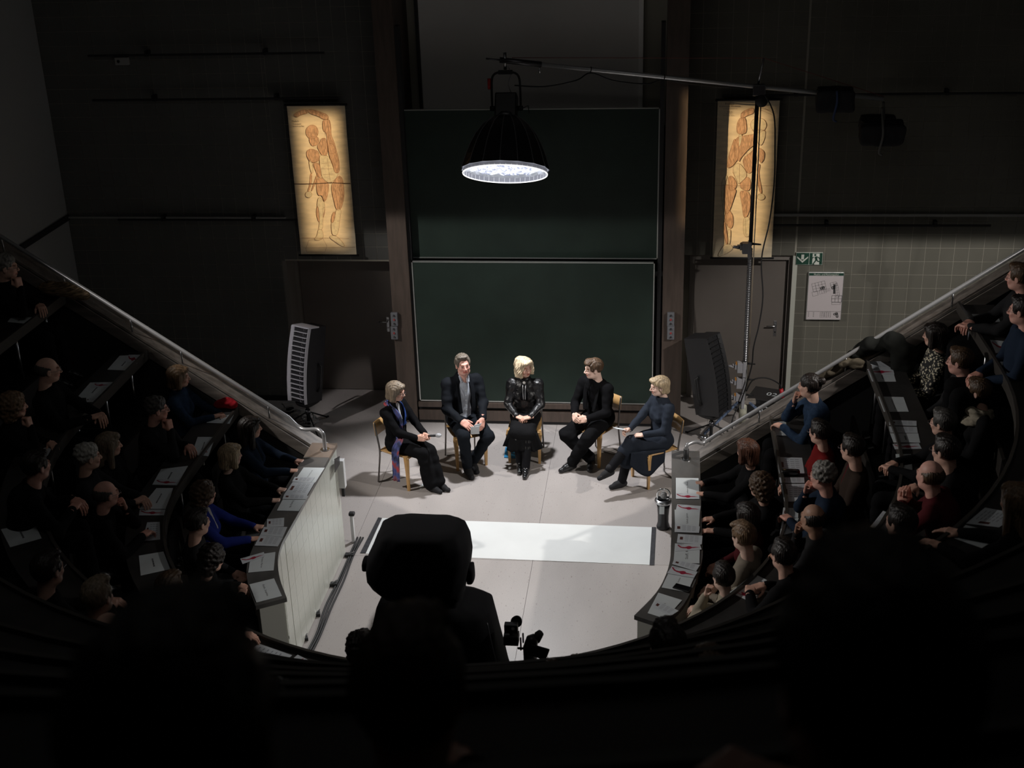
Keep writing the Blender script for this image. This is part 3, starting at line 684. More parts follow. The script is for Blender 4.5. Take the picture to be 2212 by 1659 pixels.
tc = nt.nodes.new('ShaderNodeTexCoord'); no = nt.nodes.new('ShaderNodeTexNoise'); no.inputs['Scale'].default_value = 13; no.inputs['Detail'].default_value = 6; no.inputs['Distortion'].default_value = 1.4
nt.links.new(tc.outputs['Object'], no.inputs['Vector']); cr = nt.nodes.new('ShaderNodeValToRGB'); cr.color_ramp.elements[0].position = .40; cr.color_ramp.elements[0].color = (.20, .23, .40, 1); cr.color_ramp.elements[1].position = .52; cr.color_ramp.elements[1].color = (.93, .96, 1, 1)
nt.links.new(no.outputs[0], cr.inputs[0]); nt.links.new(cr.outputs[0], em.inputs[0]); em.inputs[1].default_value = 1.5
mxs.inputs[0].default_value = .45; nt.links.new(em.outputs[0], mxs.inputs[1]); nt.links.new(tr_.outputs[0], mxs.inputs[2]); nt.links.new(mxs.outputs[0], out.inputs[0])
D1.add(vs, fs).build('diffuser_sheet', M_diff, lt, True)
# housing, yoke, knob
top = Rt @ Vector((0, 0, .63))
mb = MB(); mb.box((-.125, -.11, .60), (.125, .11, .88), Rt, bev=.015); mb.build('lamp_housing', mat('housing_black', (.014, .013, .014), .35), lt)
MB().lathe([(.13, .60), (.14, .62), (.12, .66)], 24, Rt).build('mount_ring', M_dsteel, lt, True)
piv = Rt @ Vector((0, 0, .72)); yt = piv+Vector((0, 0, .42))
mb = MB(); mb.tube(smooth_path([piv+Vector((-.165, 0, -.03)), piv+Vector((-.165, 0, .2)), piv+Vector((-.15, 0, .36)), piv+Vector((-.07, 0, .41)), piv+Vector((.07, 0, .41)), piv+Vector((.15, 0, .36)), piv+Vector((.165, 0, .2)), piv+Vector((.165, 0, -.03))], 4), .013, 8)
mb.box(tuple(piv+Vector((-.08, -.03, .39))), tuple(piv+Vector((.08, .03, .43)))); mb.build('yoke', M_black, lt)
for s in (-1, 1): MB().tube([piv+Vector((s*.12, 0, 0)), piv+Vector((s*.19, 0, 0))], .028, 12).build('pivot_knob', M_black, lt, True)
MB().tube([piv+Vector((.19, 0, 0)), piv+Vector((.25, 0, .03)), piv+Vector((.26, 0, -.06))], .006, 6).build('lock_lever', M_black, lt, True)
MB().tube([piv+Vector((-.19, 0, .22)), piv+Vector((-.19, 0, .34))], .02, 10).build('safety_tag', mat('tag_red', (.5, .02, .015), .5), lt, True)
MB().tube(smooth_path([yt+Vector((.03, 0, .06)), yt+Vector((.06, 0, -.03)), yt+Vector((.03, 0, -.14)), Rt @ Vector((.06, 0, .88))], 4), .004, 5).build('safety_cable', M_steel, lt, True)
BE = LAMP+yt+Vector((0, 0, .12))
MX, MY = 1.16, 15.45
MT = py(1637, 188, MY)
mastx = MT.x
# boom
bo = empty('boom_arm', BE, 0, 'long silver boom tube carrying the dome lamp', 'boom')
far = py(1908, 214, MY+.30)
d_ = (MT-BE)
MB().tube([Vector((0, 0, 0)), MT-BE, far-BE], [.026, .026, .026], 14).build('boom_tube', mat('boom_alu', (.62, .63, .64), .42, metal=.75, bump=.03, bscale=90), bo, True)
dn_ = d_.normalized()
MB().tube([dn_*-.06, dn_*.42], .033, 12).build('end_sleeve', M_dsteel, bo, True)
MB().tube([dn_*-.22, dn_*-.02], .010, 8).build('spigot', M_dsteel, bo, True)
MB().tube([Vector((0, 0, .09)), Vector((0, 0, -.10))], .018, 10).build('hook_clamp', M_steel, bo, True)
for q in (.33, .62): MB().lathe([(.028, -.006), (.034, 0), (.028, .006)], 12, Matrix.Translation(d_*q) @ Vector((0, 0, 1)).rotation_difference(d_).to_matrix().to_4x4()).build('cable_tie', M_black, bo)
MB().tube([dn_*.40+Vector((0, 0, -.03)), dn_*.40+Vector((0, 0, -.10))], .012, 8).build('thumb_screw', M_steel, bo, True)
tip = py(1650, 126, MY)
MB().tube([dn_*.08+Vector((0, 0, .04)), tip-BE, far-BE+Vector((0, 0, .03))], .004, 5).build('guy_wire', mat('guy_wire', (.22, .06, .05), .5), bo)
# mast
ms = empty('lamp_mast', (mastx, MY, 0), 0, 'tall winch-up lamp mast with grey clamps between chart and right speaker', 'stand')
L = lambda v: Vector(v)-Vector((mastx, MY, 0))
zt = MT.z
MB().tube([(0, 0, 2.5), (0, 0, zt-.05)], .024, 14).build('upper_tube', mat('mast_black', (.03, .03, .032), .3, metal=.6), ms, True)
for_ = MB(); 
zz = .95
while zz < 2.45: for_.lathe([(.024, zz), (.030, zz+.008), (.030, zz+.016), (.024, zz+.024)], 12); zz += .024
for_.build('threaded_tube', mat('thread_steel', (.25, .25, .26), .35, metal=1), ms)
MB().tube([(.045, 0, .55), (.045, 0, zt-.1)], .007, 8).build('guide_rod', mat('rod_brass', (.65, .55, .42), .35, metal=.7), ms, True)
MB().tube([(0, 0, zt+.02), tip-Vector((mastx, MY, 0))], .012, 10).build('top_spigot', M_steel, ms, True)
MB().box((-.06, -.05, zt-.10), (.09, .05, zt+.03), bev=.01).build('boom_clamp', M_dsteel, ms)
MB().lathe([(0, .03), (.07, .03), (.075, 0), (.07, -.03), (0, -.03)], 20, Matrix.Translation((.05, -.03, zt-.16)) @ Matrix.Rotation(R(90), 4, 'X')).build('clamp_disc', M_black, ms, True)
M_gclamp = mat('clamp_grey', (.42, .42, .45), .45); M_orange = mat('clamp_orange', (.7, .3, .06), .5)
def gclamp(z, m, m2):
    mb = MB()
    for k in range(3): mb.box((-.10-.03*k, -.05+.012*k, z-.09+.045*k+.03), (-.02-.01*k if k else .01, .05-.012*k, z+.075-.015*k), bev=.004)
    mb.box((-.028, -.055, z-.12), (.012, .055, z+.09), bev=.004)
    g = mb.build('winch_clamp', m, ms)
    MB().box((-.12, -.04, z+.05), (-.02, .04, z+.068), bev=.003).build('orange_pad', m2, g)
    MB().tube([(-.13, 0, z+.01), (-.21, 0, z+.02)], [.022, .016], 10).build('crank_knob', m, g, True)
    MB().tube([(.02, 0, z+.06), (.13, 0, z+.05)], [.016, .010], 8).build('lock_handle', M_black, g, True)
for z in (.86, .64, .42): gclamp(z, M_gclamp, M_orange)
gclamp(2.46, mat('clamp_dark', (.06, .06, .065), .4), M_black)
MB().tube([(0, 0, .05), (0, 0, .36)], .052, 18).build('outer_tube', mat('cream_paint', (.52, .52, .42), .5, var=.3, vscale=14), ms, True)
MB().tube([(0, 0, .30), (0, 0, .95)], .034, 14).build('inner_tube', mat('worn_zinc', (.35, .35, .34), .5, metal=.5, var=.4, vscale=20), ms, True)
MB().box((-.16, -.05, .36), (.16, .05, .41), bev=.008).build('leg_collar', mat('collar_rust', (.30, .27, .24), .6, var=.3, vscale=20), ms)
for ang, nm in ((215, 'a'), (330, 'b'), (95, 'c')):
    e = Vector((math.cos(R(ang))*.62, math.sin(R(ang))*.62, .07)); s_ = Vector((math.cos(R(ang))*.09, math.sin(R(ang))*.09, .39))
    lg = MB().tube([s_, e], .018, 4).build('leg', mat('leg_blue_zinc', (.20, .27, .42), .35, metal=.5, var=.6, vscale=30), ms)
    MB().lathe([(0, .05), (.05, .045), (.055, .01), (.05, 0), (0, 0)], 16, Matrix.Translation((e.x, e.y, 0))).build('foot_pad', M_steel, lg, True)
# cable down the mast
pth = [py(x, y, 15.35) for x, y in ((1652, 205), (1672, 250), (1674, 330), (1672, 400), (1662, 480), (1645, 560), (1648, 640), (1640, 700), (1628, 750), (1624, 790), (1610, 840), (1600, 870))]
o0 = pth[0].copy(); tag(MB().tube(smooth_path([p-o0 for p in pth], 5), .009, 7).build('power_cable', M_black, None, True), 'black cable hanging in a loose line beside the lamp mast', 'cable').location = o0
pth = [LAMP+yt+Vector((.1, 0, -.16)), LAMP+yt+Vector((.45, .02, -.18)), LAMP+yt+Vector((.8, .05, -.12)), BE+d_*.33+Vector((0, 0, -.04)), BE+d_*.42+Vector((0, 0, -.10)), BE+d_*.55+Vector((0, 0, -.10)), BE+d_*.62+Vector((0, 0, -.03)), BE+d_*.75+Vector((0, 0, -.05)), BE+d_*.98+Vector((0, 0, -.03))]
o0 = pth[0].copy(); tag(MB().tube(smooth_path([p-o0 for p in pth], 5), .008, 7).build('lamp_cable', M_black, None, True), 'black lamp cable slung under the silver boom tube', 'cable').location = o0
# sandbags
M_bag = mat('black_canvas', (.013, .013, .015), .8, bump=.5, bscale=14); M_strap = mat('grey_webbing', (.16, .16, .15), .7); M_strapb = mat('blue_webbing', (.05, .08, .18), .7)
def lump(name, a, b, m, parent, seed, amp=.02, n=7):
    rnd = random.Random(seed); bm = bmesh.new(); bmesh.ops.create_cube(bm, size=1); bmesh.ops.subdivide_edges(bm, edges=bm.edges[:], cuts=n, use_grid_fill=True)
    ph = [rnd.uniform(0, 6) for _ in range(6)]
    for v in bm.verts:
        u = v.co*2; L_ = (abs(u.x)**6+abs(u.y)**6+abs(u.z)**6)**(1/6)
        u = u/max(L_, 1e-6); p = Vector([(a[i]+b[i])/2+u[i]*(b[i]-a[i])/2 for i in range(3)])
        d = amp*(math.sin(p.x*31+ph[0]+p.z*13)+math.sin(p.z*27+ph[1]+p.y*21)+math.sin(p.y*33+ph[2]-p.x*17))/2
        v.co = p+u*d
    me = bpy.data.meshes.new(name); bm.to_mesh(me); bm.free(); return link(name, me, m, parent, True)
def bag(px0, py0, px1, py1, Y, label, mstrap, seed, strapx=0):
    a = py(px0, py0, Y); b_ = py(px1, py1, Y); c = (a+b_)/2; w_, h_ = (b_.x-a.x)/2, (a.z-b_.z)/2
    t = empty('sandbag', (c.x, Y, c.z-h_), 0, label, 'sandbag', 'sandbags on the boom')
    lump('front_pouch', (-w_, -.13, 0), (w_*.98, -.03, h_*1.9), M_bag, t, seed, .008)
    lump('rear_pouch', (-w_*.95, .03, h_*.1), (w_, .13, h_*1.95), M_bag, t, seed+1, .008)
    lump('saddle', (-w_*.9, -.10, h_*1.75), (w_*.9, .10, h_*2.02), M_bag, t, seed+2, .005)
    MB().tube(smooth_path(([(strapx, .0, h_*2+.16), (strapx, -.08, h_*2+.05)] if seed > 5 else [])+[(strapx, -.14, h_*1.9), (strapx+.01, -.15, h_*.9), (strapx-.02, -.14, -.06), (strapx+.02, -.13, -.10)], 4), .014, 6).build('strap', mstrap, t, True)
bag(1763, 190, 1843, 240, MY+.15, 'black sandbag saddled over the boom between mast and far end', M_strapb, 3)
bag(1856, 250, 1935, 285, MY+.38, 'upper black sandbag hanging at the far end of the boom', M_strap, 11, .05)
bag(1858, 262, 1952, 312, MY+.22, 'lower black sandbag hanging at the far end of the boom', M_strap, 17, -.02)
# ================================================================ line speakers on stands
M_spk = mat('speaker_black', (.02, .02, .022), .5, bump=.1, bscale=120); M_horn = mat('horn_lit_grey', (.72, .71, .76), .4); M_grey = mat('speaker_side', (.022, .022, .025), .55, bump=.1, bscale=150)  # horn grey is brightened, standing in for light on the left speaker's front
def speaker(base, ang, tilt, label, dark):
    t = empty('column_speaker', base, ang, label, 'speaker')
    Tm = Matrix.Translation((0, 0, .40)) @ Matrix.Rotation(tilt, 4, 'X')
    W, D, H = .15, .26, 1.02
    n = 7; vs = []; fs = []
    for i in range(n+1):       # front is -Y, slightly bowed
        z = H*i/n; bow = .045*(1-((i/n)*2-1)**2)
        vs += [Tm @ Vector(q) for q in ((-W, -.16-bow, z), (W, -.16-bow, z), (W*.85, D-.1, z), (-W*.85, D-.1, z))]
    for i in range(n):
        for k in range(4): a = i*4+k; b2 = i*4+(k+1) % 4; fs.append((a, b2, b2+4, a+4))
    fs += [(3, 2, 1, 0), (n*4, n*4+1, n*4+2, n*4+3)]
    MB().add(vs, fs).build('cabinet', M_spk if dark else M_grey, t)
    ns = 16
    for i in range(ns):
        z = H*(i+.5)/ns; bow = .045*(1-((z/H)*2-1)**2)
        Ty = Tm @ Matrix.Translation((0, -.165-bow, z))
        mb = MB(); mb.box((-W+.035, -.03, -.004+.027), (W-.035, .0, .004+.027), Ty)
        mb.lathe([(.004, -.028), (.016, -.018), (.020, -.002)], 10, Ty @ Matrix.Translation((W*.35, 0, 0)) @ Matrix.Rotation(R(90), 4, 'X'))
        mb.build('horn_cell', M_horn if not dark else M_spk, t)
    for s in (-1, 1):
        vs = []; fs = []
        for i in range(n+1):
            z = H*i/n; bow = .045*(1-((i/n)*2-1)**2)
            vs += [Tm @ Vector(q) for q in ((s*W, -.205-bow, z), (s*(W-.035), -.175-bow, z), (s*(W-.035), -.155-bow, z), (s*W, -.155-bow, z))]
        for i in range(n):
            for k in range(4): a = i*4+k; b2 = i*4+(k+1) % 4; fs.append((a, b2, b2+4, a+4))
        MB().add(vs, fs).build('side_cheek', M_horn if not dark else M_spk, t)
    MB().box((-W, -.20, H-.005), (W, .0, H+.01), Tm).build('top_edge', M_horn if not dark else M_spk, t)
    s = 1
    for s in (-1, 1):
        MB().tube([Tm @ Vector(q) for q in ((s*(W-.0), .02, .52), (s*(W+.03), .05, .50), (s*(W+.03), .06, .22), (s*(W-.0), .04, .14))], .016, 8).build('carry_handle', M_black, t, True)
    lump('bottom_yoke', (-.12, -.12, .34), (.12, .16, .42), M_black, t, 5, .003, 3)
    st_ = empty('speaker_stand', (base[0], base[1], 0), ang, label.replace('line speaker', 'tripod stand under the line speaker'), 'stand')
    return t, st_
def stand(st_, h=.40):
    MB().tube([(0, 0, .02), (0, 0, h)], .022, 12).build('pole', M_black, st_, True)
    MB().tube([(0, 0, .20), (0, 0, .27)], .032, 12).build('collar', M_dsteel, st_, True)
    MB().tube([(0, 0, .25), (.06, -.02, .25)], .010, 8).build('lock_knob', M_steel, st_, True)
    for k in range(3):
        a = R(90+120*k); lg = MB().tube([(math.cos(a)*.03, math.sin(a)*.03, .22), (math.cos(a)*.36, math.sin(a)*.36, .015)], .010, 8).build('leg', M_black, st_, True)
        MB().tube([(math.cos(a)*.35, math.sin(a)*.35, .015), (math.cos(a)*.39, math.sin(a)*.39, .012)], .014, 8).build('rubber_foot', M_black, lg)
s1, st1 = speaker((-4.60, 15.2, 0), R(-27), R(-12), 'left line speaker with brightly lit horn front facing the audience', False); stand(st1)
s2, st2 = speaker((.75, 15.05, 0), R(55), R(-12), 'right black line speaker turned away beside the lamp mast', True); stand(st2)
# ================================================================ people: bodies grown from smooth distance fields
class SDF:
    def __init__(s, lo, hi, h):
        s.h = h; s.lo = np.array(lo, float); n = np.ceil((np.array(hi)-s.lo)/h).astype(int)+1
        s.ax = [s.lo[i]+h*np.arange(n[i]) for i in range(3)]; s.F = np.full(tuple(n), .3, np.float32)
    def _sl(s, lo, hi, pad):
        out = []
        for i in range(3):
            a = int(max(0, math.floor((lo[i]-pad-s.lo[i])/s.h))); b = int(min(len(s.ax[i]), math.ceil((hi[i]+pad-s.lo[i])/s.h)+1)); out.append((a, max(a, b)))
        sl = tuple(slice(a, b) for a, b in out)
        return sl, [s.ax[0][sl[0]][:, None, None], s.ax[1][sl[1]][None, :, None], s.ax[2][sl[2]][None, None, :]]
    def put(s, sl, d, k, sub):
        F = s.F[sl]
        if sub: F = -F
        if k > 0:
            h = np.maximum(k-np.abs(F-d), 0)/k; r = np.minimum(F, d)-h*h*k*.25
        else: r = np.minimum(F, d)
        s.F[sl] = -r if sub else r
    def cap(s, a, b, ra, rb=None, k=.025, sub=False, sq=None):
        rb = ra if rb is None else rb; a = np.array(a, float); b = np.array(b, float); m = max(ra, rb)
        sl, (X, Y, Z) = s._sl(np.minimum(a, b)-m, np.maximum(a, b)+m, k+3*s.h)
        ab = b-a; L = max(ab @ ab, 1e-9)
        t = np.clip(((X-a[0])*ab[0]+(Y-a[1])*ab[1]+(Z-a[2])*ab[2])/L, 0, 1)
        dx, dy, dz = X-a[0]-t*ab[0], Y-a[1]-t*ab[1], Z-a[2]-t*ab[2]
        if sq is not None: dx, dy, dz = dx*sq[0], dy*sq[1], dz*sq[2]
        d = np.sqrt(dx*dx+dy*dy+dz*dz)-(ra+(rb-ra)*t)
        s.put(sl, d, k, sub); return s
    def ell(s, c, r, k=.025, sub=False, rot=None):
        c = np.array(c, float); r = np.array(r, float); m = max(r)
        sl, (X, Y, Z) = s._sl(c-m, c+m, k+3*s.h)
        X, Y, Z = X-c[0], Y-c[1], Z-c[2]
        if rot is not None:
            Q = np.array(rot); X, Y, Z = (Q[0, i]*X+Q[1, i]*Y+Q[2, i]*Z for i in range(3))
        k0 = np.sqrt((X/r[0])**2+(Y/r[1])**2+(Z/r[2])**2); k1 = np.sqrt((X/r[0]**2)**2+(Y/r[1]**2)**2+(Z/r[2]**2)**2)
        s.put(sl, k0*(k0-1)/np.maximum(k1, 1e-6), k, sub); return s
    def box(s, c, hf, rad=.01, k=.02, sub=False, rot=None):
        c = np.array(c, float); hf = np.array(hf, float); m = np.linalg.norm(hf)
        sl, (X, Y, Z) = s._sl(c-m, c+m, k+3*s.h)
        X, Y, Z = X-c[0], Y-c[1], Z-c[2]
        if rot is not None:
            Q = np.array(rot); X, Y, Z = (Q[0, i]*X+Q[1, i]*Y+Q[2, i]*Z for i in range(3))
        qx, qy, qz = np.abs(X)-hf[0]+rad, np.abs(Y)-hf[1]+rad, np.abs(Z)-hf[2]+rad
        d = np.sqrt(np.maximum(qx, 0)**2+np.maximum(qy, 0)**2+np.maximum(qz, 0)**2)+np.minimum(np.maximum(np.maximum(qx, qy), qz), 0)-rad
        s.put(sl, d, k, sub); return s
    def net(s):
        F = s.F; S = F < 0; n = F.shape
        c = np.zeros((n[0]-1, n[1]-1, n[2]-1), np.int8)
        for i in (0, 1):
            for j in (0, 1):
                for k in (0, 1): c += S[i:n[0]-1+i, j:n[1]-1+j, k:n[2]-1+k]
        act = (c > 0) & (c < 8); I, J, K = np.nonzero(act)
        idx = np.full(act.shape, -1, np.int64); idx[act] = np.arange(len(I))
        acc = np.zeros((len(I), 3)); cnt = np.zeros(len(I))
        for ax in range(3):
            for u in (0, 1):
                for v in (0, 1):
                    o0 = [0, 0, 0]; o0[(ax+1) % 3] = u; o0[(ax+2) % 3] = v; o1 = list(o0); o1[ax] = 1
                    f0 = F[I+o0[0], J+o0[1], K+o0[2]].astype(float); f1 = F[I+o1[0], J+o1[1], K+o1[2]].astype(float)
                    m = (f0 < 0) != (f1 < 0); t = np.where(m, f0/np.where(m, f0-f1, 1), 0)
                    p = np.tile(np.array(o0, float), (len(I), 1)); p[:, ax] += t
                    acc += p*m[:, None]; cnt += m
        V = (np.stack([I, J, K], 1)+acc/cnt[:, None])*s.h+s.lo
        Q = []
        for ax in range(3):
            a1, a2 = (ax+1) % 3, (ax+2) % 3
            s0 = [slice(1, -1)]*3; s0[ax] = slice(0, -1); s1 = list(s0); s1[ax] = slice(1, None)
            A, B = S[tuple(s0)], S[tuple(s1)]; m = A != B; pi = list(np.nonzero(m)); fl = A[m]
            pi[a1] = pi[a1]+1; pi[a2] = pi[a2]+1
            def cell(d1, d2):
                q = [p.copy() for p in pi]; q[a1] = q[a1]-d1; q[a2] = q[a2]-d2; return idx[tuple(q)]
            q = np.stack([cell(1, 1), cell(0, 1), cell(0, 0), cell(1, 0)], 1)
            q[~fl] = q[~fl][:, ::-1]; Q.append(q)
        return V, np.concatenate(Q)
def np_mesh(name, V, Q, tint=None):
    me = bpy.data.meshes.new(name); me.vertices.add(len(V)); me.vertices.foreach_set('co', np.asarray(V, np.float32).ravel())
    me.loops.add(len(Q)*4); me.loops.foreach_set('vertex_index', np.asarray(Q, np.int32).ravel())
    me.polygons.add(len(Q)); me.polygons.foreach_set('loop_start', np.arange(0, len(Q)*4, 4, dtype=np.int32))
    try: me.polygons.foreach_set('loop_total', np.full(len(Q), 4, np.int32))
    except Exception: pass
    me.update(calc_edges=True); me.polygons.foreach_set('use_smooth', [True]*len(Q))
    if tint is not None:
        at = me.color_attributes.new('tint', 'FLOAT_COLOR', 'POINT'); at.data.foreach_set('color', np.concatenate([tint, np.ones((len(V), 1))], 1).astype(np.float32).ravel())
    return me
def relax(V, Q, it=1, f=.5):
    for _ in range(it):
        A = np.zeros_like(V); C = np.zeros(len(V))
        for a, b in ((0, 1), (1, 2), (2, 3), (3, 0)):
            np.add.at(A, Q[:, a], V[Q[:, b]]); np.add.at(A, Q[:, b], V[Q[:, a]]); np.add.at(C, Q[:, a], 1); np.add.at(C, Q[:, b], 1)
        V = V+(A/np.maximum(C, 1)[:, None]-V)*f
    return V
def wrinkle(V, amp, seed, freq=22., aniso=(1, 1, 1.6)):
    rs = np.random.RandomState(seed); d = np.zeros(len(V)); P_ = V*np.array(aniso)
    for o in range(6):
        k = rs.normal(size=3); k = k/np.linalg.norm(k)*freq*(1+o*.45); w_ = rs.normal(size=3)*6
        d += np.sin(P_ @ k+rs.uniform(0, 6)+1.2*np.sin(P_ @ w_))/(1+o*.5)
    return d*amp*.4
def normals(V, Q):
    n = np.cross(V[Q[:, 2]]-V[Q[:, 0]], V[Q[:, 3]]-V[Q[:, 1]]); N = np.zeros_like(V)
    for i in range(4): np.add.at(N, Q[:, i], n)
    return N/np.maximum(np.linalg.norm(N, axis=1), 1e-9)[:, None]
# ---- head (face towards +Y, right side +X), origin in the middle of the skull
_hc = {}
def head_mesh(h=.005, fem=0, jaw=1., smile=0):
    k_ = (h, fem, jaw, smile)
    if k_ in _hc: return _hc[k_]
    s = SDF((-.11, -.13, -.24), (.11, .15, .14), h); w_ = .96 if fem else 1.
    s.ell((0, -.018, .030), (.074*w_, .094, .086), 0)
    s.ell((0, .022, -.030), (.060*w_, .066, .082), .03)
    s.ell((0, .050, -.082), (.034*w_*jaw, .034, .026), .03)
    for x in (-1, 1):
        s.ell((x*.046*w_, .015, -.070), (.018*jaw, .04, .024), .03)
        s.ell((x*.036, .062, -.022), (.024, .022, .022), .02)
    s.cap((-.034, .080, .026), (.034, .080, .026), .010 if not fem else .008, k=.018)
    for x in (-1, 1):
        s.ell((x*.031, .098, .008), (.018, .014, .011), .010, sub=True)
        s.ell((x*.031, .076, .006), (.0135, .0135, .0125), .002)
        s.cap((x*.045, .080, .014), (x*.018, .086, .015), .0045, k=.004)
        s.ell((x*.077*w_, -.008, -.006), (.010, .019, .032), .006)
        s.ell((x*.086*w_, -.002, -.004), (.006, .010, .018), .006, sub=True)
    s.cap((0, .086, .016), (0, .108, -.022), .0075, .0115, k=.010)
    for x in (-1, 1): s.ell((x*.012, .098, -.027), (.009, .010, .007), .006)
    s.cap((-.020, .083, -.052+smile*.004), (0, .091, -.053), .0055, .0065, k=.006); s.cap((.020, .083, -.052+smile*.004), (0, .091, -.053), .0055, .0065, k=.006)
    s.cap((-.016, .083, -.061), (.016, .083, -.061), .0065, k=.006)
    s.cap((-.018, .098, -.0568), (.018, .098, -.0568), .0035, k=.003, sub=True)
    s.cap((0, -.028, -.05), (0, -.045, -.20), .052*(.88 if fem else 1), .056*(.88 if fem else 1), k=.03)
    V, Q = s.net(); V = relax(V, Q, 1, .3)
    T_ = np.ones((len(V), 3)); X, Y, Z = V.T; ax = np.abs(X)
    fr = Y > .06
    T_[fr & (ax < .026) & (np.abs(Z+.057) < .011) & (Y > .078)] = (.78, .42, .40)
    br = fr & (ax > .014) & (ax < .050) & (np.abs(Z-.030+.10*(ax-.03)**2*10) < .006); T_[br] = (.42, .30, .22)
    ck = np.exp(-((ax-.038)**2+(Z+.028)**2)/.0005)*(Y > .04); T_ *= 1-ck[:, None]*np.array([0, .16, .16])
    for x in (-1, 1):
        d2 = np.sqrt((X-x*.031)**2+(Z-.006)**2); e = fr & (d2 < .0135) & (np.abs(Z-.006) < .0055) & (Y < .094)
        T_[e] = (.95, 1.0, 1.1)
        T_[fr & (d2 < .0052) & (Y < .096)] = (.10, .08, .07)
        T_[fr & (d2 < .015) & (Z > .0115) & (Z < .016) & (Y > .08)] = (.35, .25, .2)
    _hc[k_] = (V, Q, T_); return _hc[k_]
def hair_mesh(kind, h=.007):
    k_ = ('hair', kind, h)
    if k_ in _hc: return _hc[k_]
    s = SDF((-.17, -.19, -.30), (.17, .16, .20), h)
    cr = lambda e=.012, fz=0: s.ell((0, -.020, .036+fz), (.078+e, .098+e, .090+e), 0)
    def face(zt=.055, y=.075, w_=.056, low=-.16):
        s.box((0, y+.045, (zt+low)/2), (w_, .055, (zt-low)/2), .03, .018, sub=True)
    if kind in ('short', 'sidepart', 'grey_short'):
        cr(.011); s.ell((.01, .040, .112), (.058, .040, .022), .02)
        if kind == 'sidepart': s.ell((-.02, .07, .098), (.055, .035, .024), .015); s.cap((-.07, .04, .07), (-.075, .03, .02), .014, k=.01); s.cap((.07, .04, .07), (.075, .03, .02), .014, k=.01)
        face(.082 if kind != 'sidepart' else .07, .055, .064); s.box((0, .06, -.09), (.2, .10, .07), .03, .02, sub=True); s.box((0, 0, -.16), (.2, .2, .07), .02, .02, sub=True)
        for x in (-1, 1): s.ell((x*.088, .0, -.01), (.02, .024, .036), .01, sub=True)
    elif kind == 'bob':
        cr(.014); 
        for x in (-1, 1): s.cap((x*.072, -.01, .05), (x*.080, -.005, -.085), .034, .036, k=.03)
        s.cap((0, -.07, .03), (0, -.075, -.09), .07, .062, k=.04); s.ell((0, .062, .088), (.062, .034, .028), .02)
        face(.068, .07, .057); s.box((0, 0, -.19), (.2, .2, .06), .01, .01, sub=True)
    elif kind == 'bob_tucked':
        cr(.013)
        s.cap((.070, -.025, .04), (.070, -.035, -.06), .026, .022, k=.03); s.cap((-.070, -.025, .04), (-.070, -.035, -.06), .026, .022, k=.03)
        s.cap((0, -.07, .03), (0, -.080, -.075), .066, .050, k=.04); s.ell((.01, .060, .094), (.060, .040, .024), .02)
        face(.06, .07, .060); s.box((0, .085, -.05), (.2, .06, .09), .02, .01, sub=True); s.box((0, 0, -.17), (.2, .2, .06), .01, .01, sub=True)
        for x in (-1, 1): s.ell((x*.090, .004, -.01), (.025, .024, .034), .01, sub=True)
        s.cap((.015, .10, .125), (.02, -.06, .145), .004, k=.006, sub=True)
    elif kind == 'wavy':
        s.ell((0, -.025, .045), (.105, .112, .098), 0)
        for x in (-1, 1):
            s.cap((x*.080, -.01, .05), (x*.100, .0, -.07), .040, .044, k=.03); s.cap((x*.09, .03, -.02), (x*.085, .045, -.085), .026, .026, k=.02)
        s.cap((0, -.07, .03), (0, -.085, -.10), .085, .078, k=.04); s.ell((-.01, .062, .098), (.07, .04, .03), .02)
        face(.078, .070, .054); s.box((0, 0, -.20), (.2, .2, .055), .01, .02, sub=True)
    elif kind == 'long':
        cr(.014)
        for x in (-1, 1): s.cap((x*.070, -.01, .05), (x*.078, -.005, -.20), .032, .028, k=.03)
        s.cap((0, -.07, .03), (0, -.085, -.23), .07, .055, k=.04); s.ell((0, .060, .092), (.060, .034, .026), .02); face(.07, .072, .054, -.3)
    elif kind == 'curly':
        s.ell((0, -.022, .045), (.110, .115, .108), 0); s.cap((0, -.05, .0), (0, -.06, -.07), .10, .085, k=.04); face(.058, .075, .056, -.25); s.box((0, 0, -.20), (.2, .2, .06), .01, .02, sub=True)
    elif kind == 'curly_short':
        s.ell((0, -.022, .048), (.092, .108, .098), 0); face(.066, .07, .06, -.25); s.box((0, .05, -.10), (.2, .10, .08), .02, .02, sub=True); s.box((0, 0, -.15), (.2, .2, .07), .01, .02, sub=True)
        for x in (-1, 1): s.ell((x*.092, .0, -.01), (.02, .024, .036), .01, sub=True)
    elif kind == 'bald_fringe':
        s.ell((0, -.024, .018), (.083, .098, .078), 0); s.ell((0, .012, .075), (.080, .105, .060), .01, sub=True); s.box((0, .10, 0), (.2, .085, .2), .02, .01, sub=True); s.box((0, 0, -.14), (.2, .2, .07), .01, .02, sub=True)
        for x in (-1, 1): s.ell((x*.088, .0, -.01), (.02, .022, .034), .01, sub=True)
    elif kind == 'bun':
        cr(.010); face(.066, .07, .062); s.box((0, .07, -.08), (.2, .085, .09), .02, .02, sub=True); s.ell((0, -.135, .07), (.036, .034, .036), .01); s.box((0, 0, -.16), (.2, .2, .07), .01, .02, sub=True)
        for x in (-1, 1): s.ell((x*.088, .0, -.01), (.02, .024, .036), .01, sub=True)
    V, Q = s.net(); V = relax(V, Q, 1, .3); N = normals(V, Q)
    ph = np.arctan2(V[:, 0], V[:, 1]+.02)
